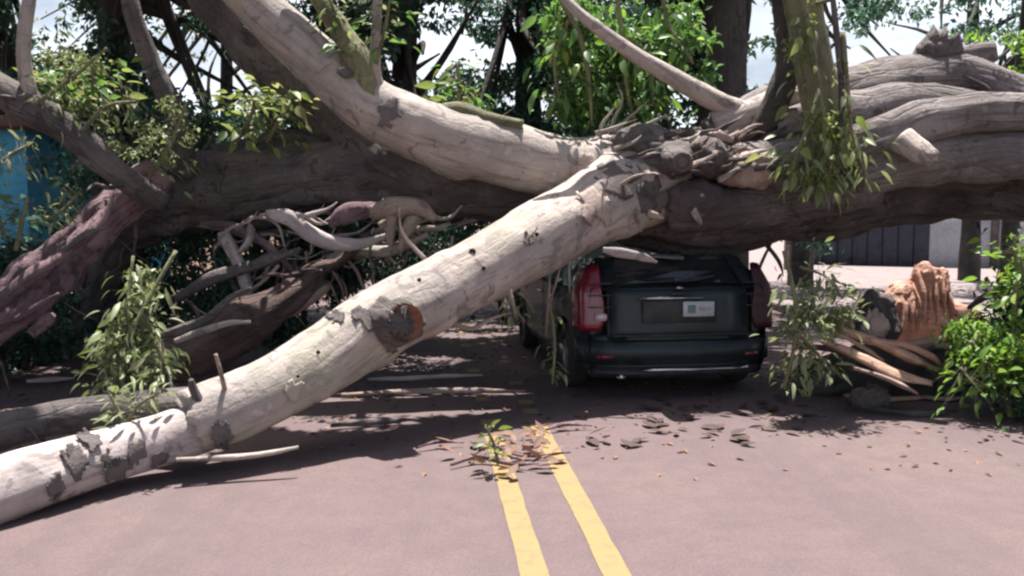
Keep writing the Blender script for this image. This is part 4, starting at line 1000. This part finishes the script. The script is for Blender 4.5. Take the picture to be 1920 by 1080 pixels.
leafy_branch('yellow-green creeper cascading over the trunk from the mossy upright limb', [
    [(1500, -40, 7.13, 6), (1520, 80, 7.12, 6), (1540, 190, 7.10, 5), (1550, 280, 7.10, 4), (1580, 350, 7.10, 3)],
    [(1580, 60, 7.10, 5), (1590, 170, 7.10, 4), (1600, 260, 7.10, 3), (1630, 345, 7.10, 2)], [(1540, 200, 7.10, 4), (1500, 270, 7.10, 3), (1480, 340, 7.10, 2)], [(1560, 260, 7.10, 3), (1540, 330, 7.10, 2), (1530, 370, 7.10, 2)]],
    lo1 + ly1[:1], 230, 4, 1.0, .7, spread=.17, cat='creeper', name='creeper', extra=extra_leaves([pc(1545, 250, 7.14, 60, 60, 380, .05, 30), pc(1560, 330, 7.14, 55, 40, 220, .05, 30), pc(1500, 60, 7.14, 30, 70, 150, .05, 25)], 'leaf_yellow', 304))
leafy_branch('mid-green leafy boughs hanging above the middle of the fallen tree', [
    [(1010, -60, 8.1, 6), (1070, 30, 8.1, 6), (1100, 120, 8.1, 5), (1110, 230, 8.1, 3)], [(1150, -60, 8.1, 5), (1165, 60, 8.1, 5), (1175, 160, 8.1, 4), (1190, 235, 8.1, 3)],
    [(1070, 30, 8.1, 4), (1040, 110, 8.2, 4), (1050, 200, 8.2, 3)], [(1165, 60, 8.1, 4), (1215, 110, 8.1, 4), (1225, 200, 8.1, 3)], [(1240, -60, 8.3, 5), (1250, 40, 8.3, 4), (1300, 120, 8.3, 3)]],
    lm1 + lb1, 290, 5, 1.1, .8, spread=.16, extra=extra_leaves([pc(1080, 60, 8.4, 60, 70, 1300, .08), pc(1160, 110, 8.4, 60, 80, 1500, .08), pc(1090, 190, 8.4, 60, 45, 900, .07), pc(1200, 200, 8.4, 50, 40, 700, .07), pc(1260, 60, 8.6, 60, 60, 900, .08), pc(1310, 150, 8.6, 40, 40, 400, .08)], 'leaf_mid', 305))
leafy_branch('yellow-green leafy sprig standing behind the lit limb', [[(850, 225, 8.3, 5), (862, 170, 8.3, 4), (856, 115, 8.3, 3)], [(870, 220, 8.3, 4), (895, 170, 8.3, 3)]], ly1 + lm1, 90, 6, 1.1, .5, spread=.14)
leafy_branch('yellowish leaf cluster above the shaded limb at the left', [[(440, 270, 8.3, 5), (470, 220, 8.2, 4), (480, 170, 8.2, 3)], [(500, 265, 8.3, 4), (530, 215, 8.2, 4), (545, 170, 8.2, 3)]], ly1, 170, 7, 1.0, .4, spread=.2)
leafy_branch('pale green leaf cluster near the top left corner', [[(90, 225, 7.6, 5), (120, 180, 7.6, 4), (130, 130, 7.6, 3)], [(150, 220, 7.6, 4), (175, 170, 7.6, 4), (170, 120, 7.6, 3)]], ly1 + lm1, 190, 8, .95, .3, spread=.2)
leafy_branch('bluish green sprig low at the left edge before the blue wall', [[(30, 470, 6.6, 4), (40, 420, 6.6, 4), (52, 370, 6.6, 3)], [(10, 450, 6.6, 3), (-5, 400, 6.6, 3)]], [hero_leaf('leaf', .10, .035, M['leaf_teal'], .3)], 90, 9, 1.0, .3, spread=.14)
leafy_branch('small pale leafy twig dangling under the front limb left of the car', [[(950, 520, 6.9, 4), (955, 560, 6.85, 3), (985, 605, 6.85, 2)], [(1030, 560, 7.0, 3), (1040, 640, 7.0, 3), (1036, 720, 7.0, 2)]], lo1, 70, 10, .8, .8, spread=.08)
leafy_branch('green shoots rising from the lit limb near the top', [[(690, 150, 7.6, 5), (650, 70, 7.6, 4), (610, -20, 7.6, 3)], [(705, 120, 7.5, 4), (725, 40, 7.5, 3), (735, -40, 7.5, 2)]], lm1 + lo1, 120, 11, .9, .3, spread=.15)
leafy_branch('upright yellowish sprig standing on the road at the double line', [[(935, 870, 5.35, 4), (925, 830, 5.35, 3), (910, 800, 5.35, 2)]], [hero_leaf('leaf', .09, .04, M['leaf_yellow'], .3)], 26, 12, .7, .1, spread=.04)
leafy_branch('tangle of small dusty olive leaves over the crossing limb at the upper left', [[(60, 200, 7.2, 5), (130, 150, 7.2, 4), (200, 90, 7.2, 3)], [(150, 250, 7.2, 4), (200, 200, 7.2, 4), (260, 190, 7.2, 3)], [(280, 330, 7.6, 4), (320, 270, 7.6, 4), (350, 190, 7.6, 3)]],
    lo1, 170, 14, .8, .5, spread=.2, extra=extra_leaves([pc(120, 120, 7.6, 60, 40, 260, .05), pc(250, 260, 7.8, 60, 40, 300, .05), pc(330, 240, 8.0, 50, 60, 300, .05)], 'leaf_olive', 306))
leafy_branch('small leafy shoots in front of the top of the blue wall', [[(-30, 330, 7.5, 4), (20, 290, 7.5, 3), (60, 270, 7.5, 3)], [(60, 420, 7.5, 4), (110, 400, 7.5, 3), (150, 360, 7.5, 3)]], lo1, 80, 17, .9, .5, spread=.2)
# bush at the right edge
def bush_extra(root):
    V, T = clumps_leaves([(Vector((4.25, 7.1, .50)), (.62, .5, .42), 6000, .065), (Vector((4.75, 7.2, .95)), (.65, .55, .65), 9000, .07), (Vector((4.35, 6.85, .25)), (.55, .4, .25), 3500, .06)], 330, gaps=False, sunwin=False)
    o = link('foliage', np_mesh('foliage', V, T, M['leaf_dark']), root)
    V, T = clumps_leaves([(Vector((3.75, 6.85, .62)), (.34, .3, .22), 1500, .06), (Vector((4.0, 6.8, .35)), (.35, .25, .2), 900, .055), (Vector((4.1, 6.9, 1.15)), (.28, .3, .3), 900, .06)], 331, gaps=False, sunwin=False)
    o = link('small_leaves', np_mesh('small_leaves', V, T, M['leaf_bright']), root); o['kind'] = 'stuff'
leafy_branch('dense green bush in the lower right corner with bright yellow-green top leaves', [
    [(1900, 790, 6.9, 8), (1870, 700, 6.8, 6), (1820, 640, 6.7, 4)], [(1910, 790, 6.9, 8), (1900, 640, 6.85, 6), (1905, 500, 6.8, 4), (1900, 440, 6.8, 3)], [(1870, 720, 6.8, 5), (1830, 720, 6.65, 4), (1800, 690, 6.6, 3)], [(1950, 700, 6.9, 6), (1930, 560, 6.8, 4), (1910, 470, 6.7, 3)]],
    lb1, 230, 13, .85, .2, spread=.22, cat='bush', name='bush', extra=bush_extra)

# fallen leaves on the road; the darkest stand in for dappled shade
dl = [hero_leaf('fallen_leaf', .15, .075, M['leaf_dry'], -.12, 4), hero_leaf('fallen_leaf', .12, .07, M['leaf_dry'], -.2, 4), hero_leaf('fallen_leaf', .18, .06, M['leaf_dry'], -.1, 4)]
rl = random.Random(15)
dr = [hero_leaf('fallen_leaf', .19, .075, M['leaf_shade'], -.05, 6), hero_leaf('fallen_leaf', .15, .065, M['leaf_shade'], -.1, 6)]
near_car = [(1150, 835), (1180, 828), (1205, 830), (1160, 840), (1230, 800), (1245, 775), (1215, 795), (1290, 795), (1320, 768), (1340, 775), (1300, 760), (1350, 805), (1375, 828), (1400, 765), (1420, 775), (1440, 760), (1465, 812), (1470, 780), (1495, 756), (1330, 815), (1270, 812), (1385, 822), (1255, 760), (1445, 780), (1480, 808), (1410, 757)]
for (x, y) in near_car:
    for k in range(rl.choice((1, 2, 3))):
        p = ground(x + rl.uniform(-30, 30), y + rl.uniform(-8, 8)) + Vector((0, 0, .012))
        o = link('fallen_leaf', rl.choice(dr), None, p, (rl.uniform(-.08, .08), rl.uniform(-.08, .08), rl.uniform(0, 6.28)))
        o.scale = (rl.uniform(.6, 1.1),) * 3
        tag(o, 'dark leaf on the road behind the car standing in for a shadow dapple', 'leaf', 'dark leaves standing in for shadow dapples behind the car')
for k in range(70):
    x = rl.gauss(975, 62); y = rl.gauss(848, 20)
    p = ground(x, y) + Vector((0, 0, .02 + rl.uniform(0, .04)))
    o = link('fallen_leaf', rl.choice(dl), None, p, (rl.uniform(-.6, .6), rl.uniform(-.6, .6), rl.uniform(0, 6.28))); o.scale = (rl.uniform(.45, .9),) * 3
    tag(o, 'dry brown leaf in the small heap where the double yellow line meets the shadow', 'leaf', 'dry leaves heaped on the double line')
for i, L in enumerate([[(845, 880), (900, 870), (960, 878), (1010, 884)], [(880, 868), (920, 850), (985, 862), (1070, 862)], [(780, 848), (820, 842), (870, 838)], [(1020, 815), (1060, 808), (1110, 806)]]):
    P = [ground(x, y) + Vector((0, 0, .03 + .02 * (k % 2))) for k, (x, y) in enumerate(L)]
    o = Tube(P, [.008] + [.016] * (len(P) - 2) + [.005], n=6, seg=7, amp=.3, seed=290 + i, freq=6).build('twig', M['red_bark'])
    tag(o, ['reddish twig across the left yellow line', 'longer reddish twig crossing both yellow lines', 'small twig on the road left of the leaf heap', 'twig on the road right of the leaf heap'][i], 'twig')
# scattered small litter everywhere on the road
rng = np.random.RandomState(8); n = 5200
P = np.stack([rng.uniform(-5, 4.4, n), rng.uniform(5.2, 22, n) ** 1.0, np.full(n, .008)], 1)
D = rng.normal(size=(n, 3)); D[:, 2] *= .12; Nn = rng.normal(size=(n, 3)) * .15; Nn[:, 2] += 1
sel = rng.rand(n) < np.clip((P[:, 1] - 5.0) / 3.0 + .08, .08, 1)
Vv, T = leaf_arrays(P[sel], D[sel], Nn[sel], rng.uniform(.03, .09, sel.sum()), rng.uniform(.015, .04, sel.sum()), rng)
o = link('leaf_litter', np_mesh('leaf_litter', Vv, T, M['leaf_dry'])); kind(o, 'stuff', 'small dry leaf litter scattered over the shaded road'); o['category'] = 'litter'

# ------------------------------------------------------------------ backdrop: trees, walls
SUNWIN += [(at(660, 400, 8.1), .8), (at(770, 400, 8.1), .7), (at(480, 440, 8.3), .45), (at(560, 480, 8.1), .45), (at(420, 520, 8.1), .4), (at(690, 460, 8.1), .4), (at(4*22, 150, 7.5), .6), (Vector((4.4, 7.0, .6)), 1.2), (Vector((2.2, 6.75, .6)), .9),  (at(1100, 300, 8), .9), (at(560, 430, 8), .5),
           (at(160, 260, 7.4), .5), (at(120, 160, 7.6), .6), (at(500, 220, 8.2), .5), (at(1150, 100, 8.1), 1.1), (at(1260, 60, 8.4), 1.0), (at(1400, 250, 8), 1.1), (at(1600, 250, 8), 1.2), (at(1800, 200, 8), 1.2), (at(1920, 250, 8), 1.2), (at(1520, 100, 7.4), .9),
           (at(870, 170, 8.3), .6), (at(240, 650, 5.9), .7), (at(90, 540, 7), .5), (ground(870, 615), 1.0), (ground(760, 680), .7), (ground(1600, 530), 2.6), (ground(1750, 500), 3.5), (at(1730, 600, 9.75), 1.5), (at(1680, 660, 7.3), 1.2), (at(330, 200, 8.3), .5), (at(1060, 100, 8.3), .8), (at(280, 160, 8.3), .4), (at(700, 80, 7.6), .6), (at(630, 50, 7.6), .6)]
def tree(label, base, trunkpts, clumps, mat, seed, bmat='dark_bark', group='trees standing behind the fallen tree', limbs=()):
    root = thing('tree', label, 'tree', group=group)
    Tube([Vector(p[:3]) for p in trunkpts], [p[3] for p in trunkpts], n=6, seg=18, amp=.10, seed=seed, knots=3, fl=(5, .1)).build('trunk', M[bmat], root)
    for i, L in enumerate(limbs):
        Tube([Vector(p[:3]) for p in L], [p[3] for p in L], n=5, seg=9, amp=.12, seed=seed + 50 + i).build('branch', M[bmat], root)
    crown('crown', clumps, M[mat], root, seed)
    return root
def autotree(label, x, y, h, r, lean, seed, cl, mat, bmat='dark_bark'):
    """cl: explicit clumps"""
    rnd = random.Random(seed)
    tp = [(x, y, -.2, r * 1.25), (x + lean * .2, y, h * .2, r), (x + lean * .5, y + .1, h * .5, r * .8), (x + lean, y, h * .85, r * .45), (x + lean * 1.1, y, h, r * .2)]
    limbs = []
    for c in cl[:14]:
        t = rnd.uniform(.25, .8); s = Vector((x + lean * t, y, h * t)); e = Vector(c[0])
        m_ = s.lerp(e, .5) + Vector((rnd.uniform(-.3, .3), rnd.uniform(-.2, .2), rnd.uniform(-.1, .5)))
        limbs.append([(*s, r * .38), (*m_, r * .22), (*e, r * .08)])
    return tree(label, None, tp, cl, mat, seed, bmat, limbs=limbs)
rb = random.Random(99)
def fill(x0, x1, y0, y1, d0, d1, n, r, leaves, ls):
    out = []
    for _ in range(n):
        d = rb.uniform(d0, d1); x = rb.uniform(x0, x1); y = rb.uniform(y0, y1); q = r * rb.uniform(.7, 1.3)
        out.append((at(x, y, d), (q, q, q * .75), int(leaves * rb.uniform(.7, 1.3)), ls))
    return out
for tb, rad in ((fr_l, .34), (inner, .40), (lA, .42)):
    for k in range(0, len(tb.C), 3): SUNWIN.append((tb.C[k] + Vector((0, -.12, 0)), rad))
# unseen crown clumps added to shade the road up to a measured ground edge
E0, E1 = ground(420, 900), ground(1230, 765)
def road_shade_clumps(n, x0, x1, ymax):
    out = []
    while len(out) < n:
        x = rb.uniform(x0, x1); y = rb.uniform(5.0, ymax)
        ye = E0.y + (x - E0.x) / (E1.x - E0.x) * (E1.y - E0.y)
        z = rb.uniform(5.0, 6.6)
        gx = x - SUN_DIR.x / SUN_DIR.z * z; gy = y - SUN_DIR.y / SUN_DIR.z * z
        if gy > ye + .38: out.append(((x, y, z), (.6, .6, .35), 560, .21))
    return out
def shade_canopy(x0, x1, y0, y1, z0, z1, n, r, leaves, ls):  # out-of-view foliage added for the shade it throws below
    return [((rb.uniform(x0, x1), rb.uniform(y0, y1), rb.uniform(z0, z1)), (r, r, r * .5), leaves, ls) for _ in range(n)]
def Bx(px, d): return (px - 960) / F * d
autotree('dark leafy tree at the far left behind the blue wall corner', Bx(60, 15), 15, 8, .22, -.5, 401, fill(-150, 230, -60, 300, 12.5, 16, 26, .75, 520, .13) + shade_canopy(-9, -4, 9.5, 15, 5.5, 7.5, 12, 1.4, 450, .24), 'leaf_dark')
autotree('dark tree with a stout trunk left of the lit limb', Bx(205, 12.5), 12.5, 9, .26, .3, 402, fill(180, 620, -40, 330, 11.5, 15, 30, .7, 520, .12) + shade_canopy(-6, -1.5, 9.2, 14, 5.2, 7.5, 14, 1.3, 450, .24) + road_shade_clumps(84, -7, -2.6, 9.5), 'leaf_dark')
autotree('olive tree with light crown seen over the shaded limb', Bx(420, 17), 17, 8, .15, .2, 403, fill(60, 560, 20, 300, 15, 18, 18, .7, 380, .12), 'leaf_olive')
autotree('tall dark tree behind the middle of the lit limb', Bx(740, 14), 14, 9, .24, .4, 404, fill(560, 900, -50, 260, 12.5, 16, 30, .75, 560, .13) + shade_canopy(-2.5, 1.5, 10, 15, 5.4, 7.5, 12, 1.3, 450, .24) + road_shade_clumps(90, -3, 1.0, 10.5), 'leaf_dark')
autotree('very dark evergreen right of the middle sky gaps', Bx(990, 15), 15, 9, .26, .0, 405, fill(860, 1120, -50, 290, 13, 17, 30, .8, 600, .13) + shade_canopy(-.5, 3.5, 10, 15, 5.4, 7.5, 12, 1.3, 450, .24), 'leaf_dark')
autotree('dark tree with a thick bare trunk right of the green boughs', Bx(1345, 12), 12, 9, .36, .1, 406, fill(1200, 1420, -50, 240, 12.5, 16, 26, .75, 560, .13) + shade_canopy(2, 6, 10.5, 15, 5.4, 7.5, 12, 1.2, 420, .24), 'leaf_dark')
autotree('mid-green tree behind the green boughs', Bx(1180, 17), 17, 8, .2, .2, 407, fill(1040, 1300, -30, 260, 16, 18.5, 18, .8, 460, .13), 'leaf_mid')
autotree('grey-green tree behind the mossy upright limb', Bx(1500, 18), 18, 9, .22, .3, 408, fill(1440, 1700, -60, 140, 16, 20, 16, .8, 420, .14) + fill(1380, 1700, 160, 320, 16, 20, 12, .9, 380, .14), 'leaf_teal')
autotree('light grey-green tree in the top right corner', Bx(1820, 20), 20, 9, .2, -.2, 409, fill(1640, 2050, -80, 95, 17, 22, 26, .9, 430, .15), 'leaf_teal')
autotree('bright green tree low behind the trunk at the right edge', Bx(1890, 16), 16, 6, .15, .1, 410, fill(1760, 2080, 95, 260, 14, 18, 18, .7, 380, .13), 'leaf_bright')
# shaded shrubs under the fallen limbs
def shrub(label, clumps, mat, seed, sx, sy):
    root = thing('shrub', label, 'shrub', group='shaded shrubs behind the fallen limbs')
    for k in range(3):
        Tube([Vector((sx + k * .3 - .3, sy, 0)), Vector((sx + k * .5 - .5, sy, .7)), Vector((sx + k * .8 - .8, sy, 1.3))], [.04, .03, .015], n=4, seg=7, amp=.1, seed=seed + k).build('stem', M['dark_bark'], root)
    crown('foliage', clumps, M[mat], root, seed, gaps=True, sunwin=False)
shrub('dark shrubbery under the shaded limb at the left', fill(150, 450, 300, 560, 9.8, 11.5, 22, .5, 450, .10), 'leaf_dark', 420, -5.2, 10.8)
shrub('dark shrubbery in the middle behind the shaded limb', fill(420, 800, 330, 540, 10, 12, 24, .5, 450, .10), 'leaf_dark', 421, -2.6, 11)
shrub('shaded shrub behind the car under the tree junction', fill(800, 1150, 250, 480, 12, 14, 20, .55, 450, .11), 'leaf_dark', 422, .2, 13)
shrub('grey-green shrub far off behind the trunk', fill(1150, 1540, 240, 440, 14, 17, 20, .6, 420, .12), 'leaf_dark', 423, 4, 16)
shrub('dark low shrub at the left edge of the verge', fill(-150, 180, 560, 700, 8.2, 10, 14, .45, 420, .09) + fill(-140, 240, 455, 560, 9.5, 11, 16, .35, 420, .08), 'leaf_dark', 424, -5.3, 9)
cc = crown('crown', fill(330, 640, 430, 640, 8.5, 9.6, 22, .32, 420, .06) + fill(560, 830, 400, 520, 8.8, 9.8, 16, .3, 420, .06), M['leaf_dark'], FT, 640, gaps=False, sunwin=False)
# far treeline
for i in range(16):
    x = -60 + i * 8.3 + rb.uniform(-2, 2); y = 62 + rb.uniform(-8, 8); h = rb.uniform(6, 9)
    root = thing('tree', 'distant rounded tree on the far side of the street', 'tree', group='distant trees closing the view')
    Tube([Vector((x, y, -.2)), Vector((x + .2, y, h * .4)), Vector((x, y, h * .8))], [.3, .22, .1], n=3, seg=8, amp=.1, seed=500 + i).build('trunk', M['dark_bark'], root)
    crown('crown', [((x + rb.gauss(0, 2.2), y + rb.gauss(0, 1.5), rb.uniform(1.5, h)), (1.8, 1.8, 1.4), 330, .45) for _ in range(11)], M['leaf_teal' if i % 3 else 'leaf_mid'], root, 520 + i, sunwin=False)

# blue building at the far left
HB = thing('house', 'blue painted house wall at the left edge behind the fallen limbs', 'house', (-9.0, 12.6, 0), math.radians(-6))
hw = rbox('wall', -2.2, 2.3, 0, 4, -.1, 2.75, M['bluewall'], HB, 0)
rbox('roof', -2.5, 2.6, -.35, 4.3, 2.752, 2.92, M['rooftile'], HB, .02, 1)
wd = rbox('window', -.9, .1, -.03, .03, 1.0, 1.9, M['glass'], HB, .005, 1)
rbox('frame', -.97, .17, -.05, -.031, 1.90, 1.97, M['white'], wd, 0); rbox('sill', -.97, .17, -.09, -.031, .93, 1.0, M['white'], wd, 0)
# walls across the street at the far right
WR = thing('garden_wall', 'pale grey garden wall with a post seen beneath the trunk at the far right', 'wall', (0, 0, 0))
p0, p1 = at(1745, 400, 25), at(2300, 400, 23); ang = math.atan2(p1.y - p0.y, p1.x - p0.x); Lw = (p1 - p0).length
def wpart(name, x0, x1, y0, y1, z0, z1, mat, par, org, an, bev=.01):
    o = rbox(name, x0, x1, y0, y1, z0, z1, mat, None, bev, 1); o.location = org; o.rotation_euler = (0, 0, an); o.parent = par; return o
og = Vector((p0.x, p0.y, 0))
wpart('panel', 0, 1.55, 0, .15, .0, 1.75, M['wall'], WR, og, ang); wpart('post', 1.56, 1.74, -.05, .2, 0, 2.0, M['torn_bark'], WR, og, ang)
wpart('panel', 1.75, Lw, 0, .15, 0, 1.65, M['wall'], WR, og, ang); wpart('coping', 1.75, Lw, -.04, .19, 1.652, 1.72, M['pave'], WR, og, ang)
wpart('coping', 0, 1.55, -.04, .19, 1.752, 1.82, M['pave'], WR, og, ang)
GT = thing('metal_gate', 'dark slate blue sheet metal gate left of the pale wall', 'gate')
p2 = at(1490, 400, 26.5); og = Vector((p2.x, p2.y, 0)); an2 = math.atan2(p0.y - p2.y, p0.x - p2.x); Lg = (p0 - p2).length
for k in range(9):
    wpart('board', k * Lg / 9 + .012, (k + 1) * Lg / 9 - .012, 0, .05, .08, 1.9, M['darkwall'], GT, og, an2)
wpart('backing', 0, Lg, .11, .13, .08, 1.88, M['darkwall'], GT, og, an2)
wpart('rail', 0, Lg, .051, .10, .3, .42, M['darkwall'], GT, og, an2); wpart('rail', 0, Lg, .051, .10, 1.5, 1.62, M['darkwall'], GT, og, an2)
RP = thing('brick_pillar', 'dull red pillar at the left end of the dark gate', 'pillar')
p3 = at(1500, 400, 24); wpart('shaft', -.35, .35, -.2, .2, 0, 1.55, M['red_bark'], RP, Vector((p3.x, p3.y, 0)), 0); wpart('cap', -.42, .42, -.27, .27, 1.552, 1.66, M['pave'], RP, Vector((p3.x, p3.y, 0)), 0)
